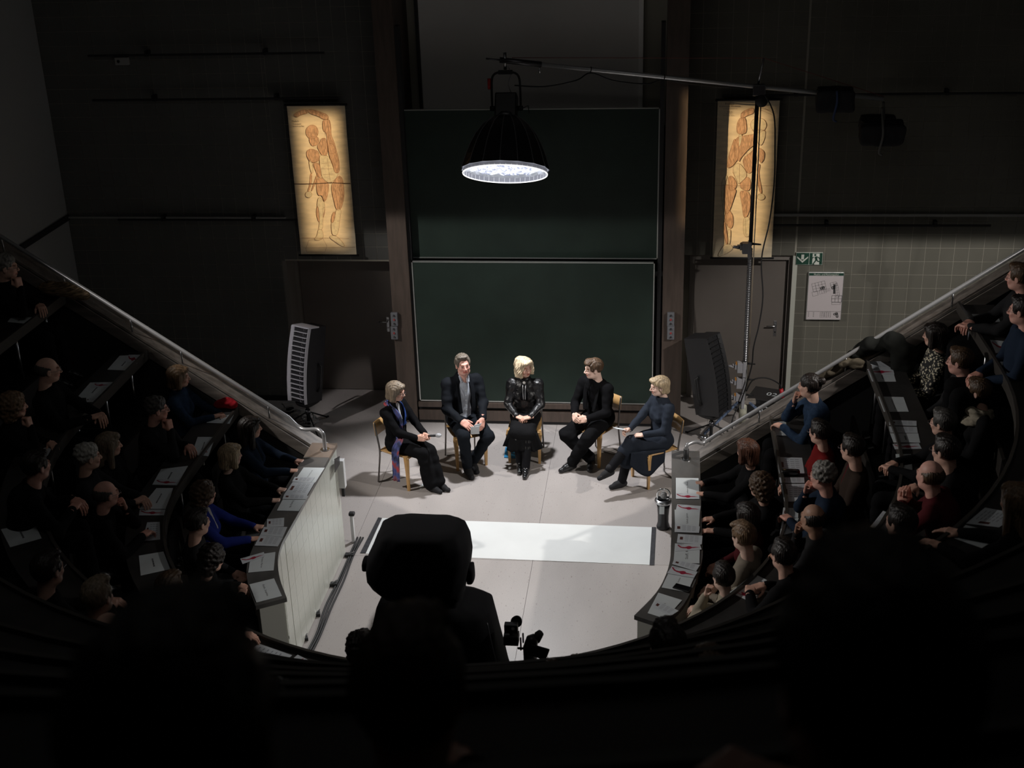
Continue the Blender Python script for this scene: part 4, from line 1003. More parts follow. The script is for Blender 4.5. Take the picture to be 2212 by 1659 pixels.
    if kind in ('curly', 'wavy', 'curly_short'):
        d = (wrinkle(V, .012, 3, 75, (1, 1, 1))+wrinkle(V, .006, 5, 150, (1, 1, 1))) if kind != 'wavy' else wrinkle(V, .008, 3, 48, (1, 1, .8))+.0032*np.sin(ph*27+V[:, 2]*55+3*np.sin(V[:, 2]*30))+wrinkle(V, .004, 5, 170, (1, 1, .4))
    else:
        tz = np.clip((V[:, 2]+.02)/.1, 0, 1)
        d = .0022*np.sin(ph*34+V[:, 2]*20)+.0016*np.sin(ph*61-V[:, 2]*35)+.002*np.sin(V[:, 0]*260+V[:, 1]*40)*tz
    V = V+N*d[:, None]
    _hc[k_] = (V, Q); return _hc[k_]
# ---- hands: wrist at origin, fingers +Y, palm faces -Z, thumb towards -X for a right hand
def hand_mesh(kind, h=.004):
    k_ = ('hand', kind, h)
    if k_ in _hc: return _hc[k_]
    s = SDF((-.10, -.05, -.13), (.075, .22, .05), h)
    s.cap((0, -.04, 0), (0, .012, 0), .026, .024, sq=(1, 1, 1.25))
    s.box((-.002, .052, 0), (.040, .044, .0135), .012, .02); s.ell((-.026, .030, -.008), (.018, .032, .016), .015)
    curl = {'flat': (8, 12, 10), 'relax': (28, 34, 22), 'grip': (55, 72, 45), 'fist': (78, 88, 60), 'hold': (48, 38, 18)}[kind]
    for i, (x, L_, sc) in enumerate(((-.030, .046, .95), (-.010, .050, 1.0), (.011, .046, .95), (.030, .037, .85))):
        p = np.array([x, .092-abs(i-1.2)*.004, 0.]); a = 0; sp = (i-1.5)*(.05 if kind in ('flat', 'relax') else -.02); rr = .0092*sc
        for j, (c, l) in enumerate(zip(curl, (L_, L_*.62, L_*.5))):
            a += R(c+i*3); d = np.array([math.sin(sp)*math.cos(a), math.cos(a), -math.sin(a)]); q = p+d*l
            s.cap(p, q, rr, rr*.92, k=.004 if j else .008); p = q; rr *= .93
    p = np.array([-.030, .018, -.006])
    th = {'flat': ((-.75, .62, -.18), (-.45, .88, -.1)), 'relax': ((-.62, .66, -.42), (-.25, .90, -.35)), 'grip': ((-.45, .60, -.66), (.30, .80, -.55)), 'fist': ((-.40, .55, -.75), (.60, .60, -.50)), 'hold': ((-.40, .70, -.60), (.05, .92, -.38))}[kind]
    q = p+np.array(th[0])*.042; s.cap(p, q, .0135, .0108, k=.012); s.cap(q, q+np.array(th[1])*.032, .0105, .009, k=.004); s.cap(q+np.array(th[1])*.030, q+np.array(th[1])*.05, .009, .0078, k=.004)
    V, Q = s.net(); V = relax(V, Q, 1, .25); _hc[k_] = (V, Q); return _hc[k_]
def rotm(yaw=0, pitch=0, roll=0):
    return np.array((Matrix.Rotation(R(yaw), 3, 'Z') @ Matrix.Rotation(R(pitch), 3, 'X') @ Matrix.Rotation(R(roll), 3, 'Y')))
def ik(a, b, l1, l2, pole):
    a = np.array(a, float); b = np.array(b, float); d = b-a; L_ = np.linalg.norm(d); L_ = min(L_, (l1+l2)*.995); u = d/np.linalg.norm(d); b = a+u*L_
    x = (l1*l1-l2*l2+L_*L_)/(2*L_); hh = math.sqrt(max(l1*l1-x*x, 0)); p = np.array(pole, float)-a; p = p-u*(p @ u); p = p/max(np.linalg.norm(p), 1e-6)
    return a+u*x+p*hh, b
_pc = {}
DEF = dict(hip=(0, -.06, .54), chest=(0, -.09, .86), neck=(0, -.085, 1.06), head=(0, -.045, 1.245), hr=(0, 0, 0), shw=.178, rw=(.10, .34, .60), lw=(-.10, .34, .60),
           re=(.5, -.2, .55), le=(-.5, -.2, .55), rh=('relax', (0, 1, -.2), (0, -.1, -1)), lh=('relax', (0, 1, -.2), (0, -.1, -1)), ra=(.12, .42, .09), la=(-.12, .42, .09), rk=(.16, 1.5, 1.2), lk=(-.16, 1.5, 1.2),
           rt=None, lt=None, bulk=1., fem=0, hair='short', res=.014, hh=.006, jaw=1., smile=0, hs=1.)
def skeleton(D):
    J = {}; n = np.array
    hip, ch, nk = n(D['hip'], float), n(D['chest'], float), n(D['neck'], float); J['hip'], J['chest'], J['neck'], J['head'] = hip, ch, nk, n(D['head'], float)
    tw = rotm(D.get('twist', 0))
    for s_, sg in (('r', 1), ('l', -1)):
        sh = nk+tw @ n([sg*D['shw'], -.01, -.055]); J[s_+'s'] = sh
        J[s_+'e'], J[s_+'w'] = ik(sh, D[s_+'w'], .285, .255, D[s_+'e'])
        hp = hip+n([sg*.09, .02, 0]); J[s_+'h'] = hp
        J[s_+'k'], J[s_+'a'] = ik(hp, D[s_+'a'], .43, .43, D[s_+'k'])
        t = D[s_+'t']; f = J[s_+'a']-J[s_+'k']; f = n([0, 1., -.12]) if t is None else n(t, float); J[s_+'t'] = J[s_+'a']+f/np.linalg.norm(f)*.15+n([0, 0, -.045])
    return J
def trunk(s, J, D, g, torso=True, arms=True, legs=True, wrist=.0, ank=1., kk=.04):
    b = D['bulk']; fem = D['fem']
    if torso:
        s.ell(J['hip']+[0, -.01, .01], (.168*b+g, .125*b+g, .115+g), kk); mid = (J['hip']+J['chest'])/2
        s.ell(mid, ((.138 if fem else .150)*b+g, (.098 if not fem else .09)*b+g, .15+g), kk)
        s.ell(J['chest']+[0, 0, .02], ((.145 if fem else .165)*b+g, .105*b+g, .155+g), kk)
        if fem:
            for x in (-1, 1): s.ell(J['chest']+[x*.065, .085, .0], (.055+g*.5, .045+g*.5, .055+g*.5), .04)
        s.cap(J['rs']+[-.03, 0, 0], J['ls']+[.03, 0, 0], .050*b+g*.8, k=kk); s.cap((J['rs']+J['ls'])/2+[0, .0, .0], J['neck']+[0, 0, .0], .075+g, .055+g, k=.05)
    if arms:
        for c in 'rl':
            s.cap(J[c+'s'], J[c+'e'], .047*b+g*.75, .038*b+g*.65, k=.03); e = J[c+'w']+(J[c+'e']-J[c+'w'])*wrist
            s.cap(J[c+'e'], e, .038*b+g*.65, .027+g*.6, k=.02)
    if legs:
        for c in 'rl':
            s.cap(J[c+'h'], J[c+'k'], .088*b+g, .058+g, k=.03); e = J[c+'k']+(J[c+'a']-J[c+'k'])*ank
            s.cap(J[c+'k'], e, .056+g, .038+g if ank > .9 else .050+g, k=.03)
LO, HI = (-.62, -.46, -.06), (.62, .95, 1.32)
def bounds(J, pad=.2):
    P_ = np.array(list(J.values())); return P_.min(0)-pad, P_.max(0)+pad
def body_geo(D):
    J = skeleton(D); lo, hi = bounds(J); s = SDF(lo, hi, D['res'])
    trunk(s, J, D, 0, ank=1.); 
    for c in 'rl': s.cap(J[c+'a']+[0, 0, -.02], J[c+'t'], .036, .028, k=.02)
    base = J['head']+rotm(*D['hr']) @ np.array([0, -.045, -.16])*D['hs']; s.cap(J['neck']+[0, 0, -.03], base, .058, .052*(.9 if D['fem'] else 1), k=.03)
    V, Q = s.net(); T_ = np.ones((len(V), 3)); n = len(V)
    hv, hq, ht = head_mesh(D['hh'], D['fem'], D['jaw'], D['smile']); M_ = rotm(*D['hr'])
    V = np.concatenate([V, (hv*D['hs']) @ M_.T+J['head']]); Q = np.concatenate([Q, hq+n]); T_ = np.concatenate([T_, ht]); n = len(V)
    for c in 'rl':
        kind, d, nn = D[c+'h']; hv, hq = hand_mesh(kind, .0045 if D['res'] < .013 else .0055); d = np.array(d, float); d /= np.linalg.norm(d); nn = np.array(nn, float); nn = nn-d*(nn @ d); nn /= np.linalg.norm(nn)
        x = np.cross(d, -nn); B = np.stack([x, d, -nn], 1)       # columns: local x, y, z
        hv = hv.copy(); q = hq
        if c == 'l': hv[:, 0] *= -1; q = hq[:, ::-1]
        hv = hv*(.94 if D['fem'] else 1.03)
        V = np.concatenate([V, hv @ B.T+J[c+'w']]); Q = np.concatenate([Q, q+n]); T_ = np.concatenate([T_, np.ones((len(hv), 3))*[1, .93, .9]]); n = len(V)
    return J, V, Q, T_
def skinmat(name, col): return mat('skin_'+name, col, .48, var=.06, vscale=40, tint=True, spec=.4)
SK = {'fair': skinmat('fair', (.74, .46, .36)), 'ruddy': skinmat('ruddy', (.76, .42, .34)), 'pale': skinmat('pale', (.80, .56, .46)), 'tan': skinmat('tan', (.45, .26, .18))}
def hairmat(name, col): return mat('hair_'+name, col, .42, var=.35, vscale=55, stretch=(1, 1, .25), bump=.4, bscale=120, spec=.45)
HR = {k: hairmat(k, c) for k, c in dict(blonde=(.46, .35, .22), pale_blonde=(.62, .50, .34), brown=(.085, .05, .028), dark=(.018, .013, .011), grey=(.23, .22, .20), white=(.42, .41, .38), ash=(.22, .17, .12), red=(.12, .05, .03), greydark=(.07, .065, .06), greybrown=(.15, .125, .10), ltbrown=(.20, .125, .07)).items()}
def cloth(name, col, rough=.8, **k): return mat('cloth_'+name, tuple(c*.8 for c in col), rough, spec=.06, bump=k.pop('bump', .25), bscale=k.pop('bscale', 160), **k)
def top_geo(D, J, g=.016, res=None, neck=.075, vneck=None, wrist=.06, hem=None, amp=.006, seed=1, torso=True, arms=True, open_=None, collar=False):
    lo, hi = bounds(J); s = SDF(lo, hi, res or D['res']); trunk(s, J, D, g, torso=torso, arms=arms, legs=False, wrist=wrist)
    if not torso: pass
    s.cap(J['neck']+[0, -.005, -.01], J['neck']+[0, .0, .03], .058+g*.8, .05+g*.5, k=.03)
    if hem is not None: s.box(J['hip']+[0, .0, hem-.3], (.5, .6, .3), .01, .02, sub=True)
    up = J['neck']+np.array([0, .02, .085]); s.ell(up, (.062, .07, .05), .012, sub=True)
    if vneck: s.cap(J['neck']+[0, .10, .04], J['neck']+[0, .13, -vneck], .05, .012, k=.01, sub=True)
    if open_:
        a = J['neck']+np.array([0, .12, .03]); b = J['hip']+np.array([0, .17, .0]); s.cap(a, a+(b-a)*open_[1], open_[0]*.8, open_[0], k=.01, sub=True)
    if collar:
        s.cap(J['neck']+[-.045, .02, .03], J['neck']+[.045, .02, .03], .02, k=.02)
    V, Q = s.net(); V = relax(V, Q, 1, .3); V = V+normals(V, Q)*wrinkle(V, amp, seed)[:, None]; return V, Q
def legs_geo(D, J, g=.014, ank=.93, amp=.006, seed=4, flare=0.):
    lo, hi = bounds(J); s = SDF(lo, hi, D['res'])
    s.ell(J['hip']+[0, -.01, .0], (.172*D['bulk']+g, .13*D['bulk']+g, .11+g), .03)
    for c in 'rl':
        s.cap(J[c+'h'], J[c+'k'], .090*D['bulk']+g, .062+g, k=.03); e = J[c+'k']+(J[c+'a']-J[c+'k'])*ank; s.cap(J[c+'k'], e, .060+g, .048+g+flare, k=.03)
    V, Q = s.net(); V = relax(V, Q, 1, .3); V = V+normals(V, Q)*wrinkle(V, amp, seed)[:, None]; return V, Q
def shoe_geo(J, c, heel=0., h=.006, boot=0):
    a, t = J[c+'a'], J[c+'t']; lo = np.minimum(a, t)-.12; hi = np.maximum(a, t)+.12; hi[2] += .3*(boot > 0); s = SDF(lo, hi, h)
    f = t-a; f[2] = 0; f = f/max(np.linalg.norm(f), 1e-6)
    dn = (t-a)/np.linalg.norm(t-a)
    s.cap(a-f*.035+[0, 0, -.042], t, .038, .030, k=.02); s.cap(a+[0, 0, -.02], a+(t-a)*.55, .043, .036, k=.03); s.cap(a+[0, 0, .03 if not boot else .0], a-[0, 0, .03], .042, .042, k=.02)
    if boot: s.cap(a, J[c+'k']+(a-J[c+'k'])*.18, .046, .064, k=.02)
    V, Q = s.net(); V = relax(V, Q, 1, .3); return V, Q
def person(label, loc, rz, scale=1., skin='fair', haircol='brown', pose=None, outfit=(), cat='person', group=None, key=None, glasses=False, shoes='dark', extra=None):
    D = dict(DEF); D.update(pose or {})
    ck = key
    if ck is not None and ck in _pc: J, me = _pc[ck]
    else:
        J, V, Q, T_ = body_geo(D); me = np_mesh('person', V, Q, T_)
        if ck is not None: _pc[ck] = (J, me)
    def obj(name, me, m, parent=None):
        if not me.materials: me.materials.append(m)
        o = bpy.data.objects.new(name, me); COL.objects.link(o); o.parent = parent
        o.material_slots[0].link = 'OBJECT'; o.material_slots[0].material = m; return o
    P_ = obj('person', me, SK[skin]); P_.location = loc; P_.rotation_euler = (0, 0, rz); P_.scale = (scale,)*3; tag(P_, label, cat, group)
    def part(name, k, fn, m):
        kk = (ck, k)
        if ck is not None and kk in _pc: q = _pc[kk]
        else:
            V, Q = fn(); q = np_mesh(name, V, Q)
            if ck is not None: _pc[kk] = q
        return obj(name, q, m, P_)
    if D['hair']:
        def hf():
            V, Q = hair_mesh(D['hair'], .006 if D['res'] < .013 else .008); return (V*D['hs']) @ rotm(*D['hr']).T+J['head'], Q
        part('hair', 'hair'+D['hair'], hf, HR[haircol])
    for name, fn, m in outfit: part(name, name+str(fn[0])+str(sorted(fn[1].items())), (lambda f=fn: f[0](D, J, **f[1])) if callable(fn[0]) else None, m)
    if shoes and D['res'] < .013 or shoes == 'all':
        pass
    if glasses:
        M_ = rotm(*D['hr']); g = MB(); T2 = lambda p: Vector((M_ @ (np.array(p)*D['hs']))+J['head'])
        for x in (-1, 1):
            g.tube([T2((x*.033+.021*math.cos(a*math.pi/6), .104, .004+.016*math.sin(a*math.pi/6))) for a in range(13)], .0017, 5)
            g.tube([T2((x*.054, .103, .008)), T2((x*.072, .06, .008)), T2((x*.079, .0, .004))], .0015, 5)
        g.tube([T2((-.012, .105, .006)), T2((.012, .105, .006))], .0017, 5); g.build('glasses', M_dsteel, P_)
    return P_, J, D
# ================================================================ chairs
M_beech = mat('beech', (.56, .33, .13), .35, var=.12, vscale=6, stretch=(1, 6, 1), coat=.2)
M_tube = mat('chair_tube', (.20, .185, .175), .35, metal=.8)
def chair(loc, rz, label):
    t = empty('chair', loc, rz, label, 'chair', 'beech and steel chairs of the panel')
    nx, ny = 8, 10; vs = []; fs = []
    for lay in (0, 1):
        for j in range(ny+1):
            for i in range(nx+1):
                u = i/nx*2-1; v = j/ny; y = -.20+.42*v; x = u*(.185+.02*math.sin(v*math.pi*.8))
                z = .455-.010*math.cos(u*1.4)*math.sin(math.pi*v)-.022*max(0, (v-.85)/.15)**2-lay*.014; vs.append((x, y, z))
    n = (nx+1)*(ny+1)
    for j in range(ny):
        for i in range(nx): a = j*(nx+1)+i; fs.append((a, a+1, a+nx+2, a+nx+1)); fs.append((n+a, n+a+nx+1, n+a+nx+2, n+a+1))
    rim = [i for i in range(nx+1)]+[(j+1)*(nx+1)-1 for j in range(1, ny+1)]+[ny*(nx+1)+i for i in range(nx-1, -1, -1)]+[j*(nx+1) for j in range(ny-1, 0, -1)]
    for a, b in zip(rim, rim[1:]+rim[:1]): fs.append((a, n+a, n+b, b))
    MB().add(vs, fs).build('seat', M_beech, t, True)
    for s in (-1, 1):
        mb = MB(); prof = [(.19, .19, .452, .026, .016), (.196, .205, .40, .030, .016), (.192, .205, .25, .020, .015), (.188, .205, .0, .015, .013)]
        vs = []
        for x, y, z, wx, wy in prof: vs += [(s*x-wx, y-wy, z), (s*x+wx, y-wy, z), (s*x+wx, y+wy, z), (s*x-wx, y+wy, z)]
        fs = [(i*4+k, (i+1)*4+k, (i+1)*4+(k+1) % 4, i*4+(k+1) % 4) for i in range(3) for k in range(4)]+[(0, 1, 2, 3), (15, 14, 13, 12)]
        mb.add(vs, fs).build('front_leg', M_beech, t)
        MB().tube(smooth_path([(s*.20, -.25, .012), (s*.195, -.225, .2), (s*.19, -.20, .43), (s*.185, -.225, .60), (s*.18, -.265, .80)], 4), .011, 8).build('rear_leg', M_tube, t, True)
    MB().tube(smooth_path([(-.20, -.25, .012), (-.12, -.20, .012), (0, -.185, .012), (.12, -.20, .012), (.20, -.25, .012)], 4), .008, 6).build('floor_bar', M_tube, t, True)
    MB().tube([(-.19, -.19, .435), (.19, -.19, .435)], .010, 8).build('seat_bar', M_tube, t, True)
    vs = []; fs = []; n = 12
    for i in range(n+1):
        u = i/n*2-1; x = u*.19; y = -.262-.022*(1-u*u)
        for z, dy in ((.63, .018), (.80, -.006)): vs += [(x, y+dy+.008, z), (x, y+dy-.006, z)]
    for i in range(n):
        a = i*4; b = a+4; fs += [(a, b, b+2, a+2), (a+1, a+3, b+3, b+1), (a+2, b+2, b+3, a+3), (a, a+1, b+1, b)]
    fs += [(0, 2, 3, 1), (n*4, n*4+1, n*4+3, n*4+2)]
    MB().add(vs, fs).build('backrest', M_beech, t, True)
    return t
CH = [((-3.02, 13.73, 0), R(-116), 'beech and steel chair under the woman with the microphone'),
      ((-2.33, 14.30, 0), R(-152.7), 'beech and steel chair under the man in jacket and striped shirt'),
      ((-1.59, 14.49, 0), R(180), 'beech and steel chair under the woman in the black leather jacket'),
      ((-.695, 14.47, 0), R(146), 'beech and steel chair under the young man in the black suit'),
      ((.04, 13.93, 0), R(120.7), 'beech and steel chair under the woman with crossed legs')]
for l, a, s in CH: chair(l, a, s)
C_blk = cloth('black_wool', (.008, .008, .009), .9); C_blkt = cloth('black_trousers', (.009, .009, .010), .85); C_navyj = cloth('dark_navy_jacket', (.013, .015, .019), .75)
C_jean = cloth('dark_denim', (.014, .017, .022), .8); C_shirt = cloth('striped_shirt', (.62, .67, .76), .75, var=.18, vscale=90, stretch=(6, 1, .15)); C_leather = mat('black_leather', (.009, .009, .010), .34, bump=.7, bscale=34, spec=.5)
C_rib = mat('ribbed_skirt', (.009, .009, .010), .85, spec=.1, bump=.6, bscale=60, stretch=(3, 3, .1)); C_navy = cloth('navy_cotton', (.030, .037, .052), .75); C_navyd = cloth('navy_skirt', (.028, .034, .047), .8)
C_boot = mat('boot_leather', (.010, .010, .011), .18, spec=.8, bump=.2, bscale=20); C_shoe = mat('black_shoe', (.010, .010, .011), .35); C_suede = mat('black_suede', (.012, .012, .014), .9); C_tights = cloth('black_tights', (.012, .012, .014), .7)
C_bshirt = cloth('black_shirt', (.010, .010, .012), .5); C_wtop = cloth('white_top', (.6, .6, .62), .7)
def shoe_pair(P_, J, m, boot=0, names=('shoe', 'shoe')):
    for c in 'rl':
        V, Q = shoe_geo(J, c, boot=boot); o = link('boot' if boot else 'shoe', np_mesh('shoe', V, Q), m, P_)
def ribbon(path, width, wdir, m, name, parent, fold=.006, n=9, seed=0, th=.004):
    pts = smooth_path(path, 5); vs = []; fs = []
    for i, p in enumerate(pts):
        wd = Vector(wdir[0]).lerp(Vector(wdir[1]), i/(len(pts)-1)).normalized(); t = (pts[min(i+1, len(pts)-1)]-pts[max(i-1, 0)]).normalized(); nn = t.cross(wd).normalized()
        for k in range(n):
            u = k/(n-1)*2-1; vs.append(p+wd*(u*width/2)+nn*fold*math.sin(u*7+i*.25+seed))
    for i in range(len(pts)-1):
        for k in range(n-1): a = i*n+k; fs.append((a, a+1, a+n+1, a+n))
    o = MB().add(vs, fs).build(name, m, parent, True); md = o.modifiers.new('solid', 'SOLIDIFY'); md.thickness = th; return o
RP = dict(res=.0115, hh=.0045)
# -- first: woman with microphone
P, J, D = person('seated woman with grey-blonde bob, glasses and long coloured scarf, holding a microphone', (CH[0][0][0], CH[0][0][1], 0), CH[0][1], .96, 'fair', 'ash', glasses=True,
    pose=dict(RP, fem=1, hair='bob', chest=(0, -.10, .85), neck=(0, -.09, 1.05), head=(0, -.03, 1.235), hr=(12, -10, 0), rw=(.075, .30, .70), lw=(-.055, .33, .715), re=(.5, -.3, .4), le=(-.5, -.2, .5),
    rh=('grip', (-.25, 1, .05), (-.9, -.1, -.3)), lh=('grip', (.35, 1, .05), (.6, 0, -.8)), ra=(.07, .46, .09), la=(-.02, .52, .09), rk=(.12, 1.4, 1.2), lk=(-.05, 1.4, 1.2)),
    outfit=[('cardigan', (top_geo, dict(g=.022, vneck=.22, seed=3, amp=.007)), C_blk), ('trousers', (legs_geo, dict(g=.016, flare=.030, amp=.008)), C_blkt)])
shoe_pair(P, J, C_suede)
V, Q = top_geo(D, J, g=.010, arms=False, amp=.002); link('blouse', np_mesh('blouse', V, Q), C_wtop, P)
nk = J['neck']
M_scarf = bpy.data.materials.new('scarf_print'); M_scarf.use_nodes = True; nt = M_scarf.node_tree; b = nt.nodes['Principled BSDF']; b.inputs['Roughness'].default_value = .7
tc = nt.nodes.new('ShaderNodeTexCoord'); no = nt.nodes.new('ShaderNodeTexNoise'); no.inputs['Scale'].default_value = 7; nt.links.new(tc.outputs['Object'], no.inputs['Vector']); cr = nt.nodes.new('ShaderNodeValToRGB')
e = cr.color_ramp.elements; e[0].position = .36; e[0].color = (.02, .025, .06, 1); e[1].position = .64; e[1].color = (.50, .04, .05, 1); e.new(.47).color = (.08, .10, .30, 1); e.new(.54).color = (.22, .10, .14, 1); e.new(.72).color = (.45, .16, .06, 1)
nt.links.new(no.outputs[0], cr.inputs[0]); nt.links.new(cr.outputs[0], b.inputs['Base Color'])
M_blue = cloth('blue_silk', (.045, .10, .36), .4, var=.3, vscale=12)
sc = ribbon([nk+[-.0, -.085, .02], nk+[.075, -.04, .02], nk+[.085, .05, -.02], nk+[.08, .115, -.12], nk+[.095, .135, -.24], nk+[.12, .12, -.34], J['hip']+[.17, .17, .14], J['hip']+[.235, .14, .02], J['hip']+[.245, .13, -.15], J['hip']+[.245, .12, -.42]], .11, ((0, 1, .3), (0, 1, 0)), M_scarf, 'scarf', P, .010)
ribbon([nk+[.0, -.085, .03], nk+[-.07, -.04, .03], nk+[-.08, .05, -.01], nk+[-.075, .11, -.10], nk+[-.06, .125, -.20], nk+[-.05, .12, -.27]], .085, ((0, 1, .3), (1, .2, 0)), M_blue, 'scarf_end', P, .010, seed=2)
W2 = lambda q: P.matrix_basis @ Vector(q)
mp_ = (J['rw']+J['lw'])/2
mc = empty('microphone', Matrix.Rotation(CH[0][1], 4, 'Z') @ Vector(mp_*.96)+Vector(CH[0][0]), CH[0][1], 'black handheld microphone with silver grille held by the woman at left', 'microphone')
mc.location = W2(tuple(mp_+np.array([.0, .10, .0]))) if False else mc.location+Vector((0, 0, .01))
a = Vector((-.02, .06, -.005)); b_ = Vector((-.03, .29, .055)); dd = (b_-a).normalized()
MB().tube([a, a+dd*.16], [.011, .016], 14).build('handle', M_black, mc, True)
MB().tube([a+dd*.155, a+dd*.172, a+dd*.19, a+dd*.212, a+dd*.225], [.018, .025, .026, .022, .010], 16).build('grille', mat('mic_grille', (.62, .63, .66), .45, metal=.4, bump=.8, bscale=250), mc, True)
# -- second: man in jacket
P, J, D = person('seated man with short greying hair, dark jacket over pale striped shirt, holding papers', (CH[1][0][0], CH[1][0][1], 0), CH[1][1], 1.07, 'ruddy', 'greybrown',
    pose=dict(RP, hair='short', jaw=1.12, smile=1, bulk=1.06, chest=(0, -.05, .86), neck=(0, -.02, 1.06), head=(0, .035, 1.238), hr=(-4, 3, 2), shw=.185, rw=(.135, .30, .665), lw=(-.11, .33, .665), re=(.55, -.25, .5), le=(-.5, -.3, .5),
    rh=('relax', (-.55, .75, -.35), (-.5, -.3, -.8)), lh=('relax', (.35, .55, -.75), (.6, -.55, -.4)), ra=(.10, .33, .09), la=(-.00, .22, .09), rk=(.35, 1.5, 1.0), lk=(-.55, 1.5, 1.0)),
    outfit=[('jacket', (top_geo, dict(g=.028, open_=(.088, .9), seed=5, amp=.008, wrist=.10)), C_navyj), ('trousers', (legs_geo, dict(g=.012, amp=.006)), C_jean)])
shoe_pair(P, J, C_suede)
V, Q = top_geo(D, J, g=.012, arms=False, amp=.003, collar=True); link('shirt', np_mesh('shirt', V, Q), C_shirt, P)
hl = J['neck']
for sx in (-1, 1):      # lapels and collar points
    ribbon([hl+[sx*.055, -.05, .045], hl+[sx*.075, .03, .02], hl+[sx*.085, .10, -.10], hl+[sx*.082, .135, -.26], hl+[sx*.075, .14, -.38]], .045, ((sx*.9, .5, 0), (sx*.9, .3, 0)), C_navyj, 'lapel', P, .001, 5)
    ribbon([hl+[sx*.04, -.01, .075], hl+[sx*.045, .06, .045], hl+[sx*.035, .10, -.02]], .035, ((sx*.6, .4, -.6), (sx*.9, .3, -.2)), C_shirt, 'shirt_collar', P, .001, 4)
mb = MB()
for k in range(6):
    mb.lathe([(0, .003), (.006, .003), (.006, 0)], 8, Matrix.Translation(J['chest']+np.array([0, .135, .14-.06*k])) @ Matrix.Rotation(R(-90), 4, 'X'))
mb.build('buttons', mat('button_white', (.6, .6, .6), .5), P)
def held_paper(name, label, c, size, rot, m, P_, parts=()):
    M_ = P_.matrix_basis @ Matrix.Translation(c) @ rot; o = MB().box((-size[0]/2, -size[1]/2, -.0012), (size[0]/2, size[1]/2, .0012)).build(name, m); o.matrix_world = M_; return tag(o, label, 'paper')
def rot3(x, y, z): return (Matrix.Rotation(R(z), 4, 'Z') @ Matrix.Rotation(R(y), 4, 'Y') @ Matrix.Rotation(R(x), 4, 'X'))
M_paper = mat('white_paper', (.74, .78, .80), .6)
bpy.context.view_layer.update()
held_paper('note_card', 'folded white notes held between the hands of the man in the jacket', Vector((.0, .40, .60)), (.10, .17), rot3(55, 0, 12), M_paper, P)
held_paper('note_card', 'second white note sheet held low between the knees of the man in jacket', Vector((.02, .42, .585)), (.10, .15), rot3(60, 0, -16), M_paper, P)
# -- third: woman in leather jacket
P, J, D = person('seated woman with wavy blonde hair, glossy black leather jacket and flared black skirt', (CH[2][0][0], CH[2][0][1], 0), CH[2][1], .97, 'fair', 'pale_blonde',
    pose=dict(RP, fem=1, hair='wavy', chest=(0, -.07, .86), neck=(0, -.06, 1.06), head=(-.005, -.01, 1.245), hr=(42, -8, 4), rw=(.085, .22, .665), lw=(-.085, .24, .665), re=(.55, -.3, .45), le=(-.55, -.3, .45),
    rh=('relax', (-.95, .5, -.1), (0, -.2, -1)), lh=('relax', (.95, .38, -.02), (0, -.2, -1)), ra=(.035, .40, .10), la=(-.045, .52, .09), rk=(.10, 1.4, 1.2), lk=(-.08, 1.4, 1.2)),
    outfit=[('leather_jacket', (top_geo, dict(g=.022, open_=(.052, .62), seed=9, amp=.010, wrist=.08)), C_leather), ('tights', (legs_geo, dict(g=.005, amp=.001, ank=1.)), C_tights)])
shoe_pair(P, J, C_boot, boot=1)
V, Q = top_geo(D, J, g=.009, arms=False, amp=.002); link('top', np_mesh('top', V, Q), C_bshirt, P)
def skirt(J, D, hem, flare, m, name, P_, ruff=.02, waves=9):
    """a skirt from the hips over both thighs, falling at the knees to the hem"""
    s = SDF(*bounds(J), .012); s.ell(J['hip']+[0, -.01, .0], (.19, .14, .12), .03)
    kn = (J['rk']+J['lk'])/2
    for c in 'rl': s.cap(J[c+'h'], J[c+'k'], .105, .085, k=.05)
    s.cap(J['rk']+[.02, .0, -.01], J['lk']+[-.02, .0, -.01], .07, k=.05); s.cap((J['rh']+J['lh'])/2, kn, .10, .08, k=.05)
    V, Q = s.net(); V = relax(V, Q, 2, .5); V = V+normals(V, Q)*wrinkle(V, .006, 8, 16)[:, None]; link(name, np_mesh(name, V, Q), m, P_)
    vs = []; fs = []; n = 96; L_ = 7     # the falling flounce
    for i in range(L_+1):
        v = i/L_
        for k in range(n):
            a = 2*math.pi*k/n; rx = .185+flare*v; ry = .115+flare*.6*v; w_ = ruff*v*math.sin(a*waves+math.sin(a*3))+ruff*.4*v*math.sin(a*waves*2.3)
            vs.append((kn[0]+(rx+w_)*math.cos(a), kn[1]-.045+(ry+w_)*math.sin(a), kn[2]+.0-(kn[2]-hem)*v+.02*v*math.sin(a*waves*.5)))
    for i in range(L_):
        for k in range(n): fs.append((i*n+k, (i+1)*n+k, (i+1)*n+(k+1) % n, i*n+(k+1) % n))
    o = MB().add(vs, fs).build('skirt_flounce', m, P_, True); o.modifiers.new('solid', 'SOLIDIFY').thickness = .004
skirt(J, D, .30, .055, C_rib, 'skirt', P)
for x in (-.012, .012): MB().tube(smooth_path([J['neck']+[x*1.6, .075, -.03], J['chest']+[x*1.2, .135, .08], J['chest']+[x, .135, -.03]], 4), .0045, 5).build('silver_piping', mat('silver_trim', (.75, .76, .8), .25, metal=.7), P, True)
MB().lathe([(0, .012), (.014, .010), (.021, .0), (0, -.004)], 14, Matrix.Translation(J['neck']+np.array([0, .085, -.01])) @ Matrix.Rotation(R(-90), 4, 'X')).build('brooch', mat('pearl', (.75, .74, .72), .25), P, True)
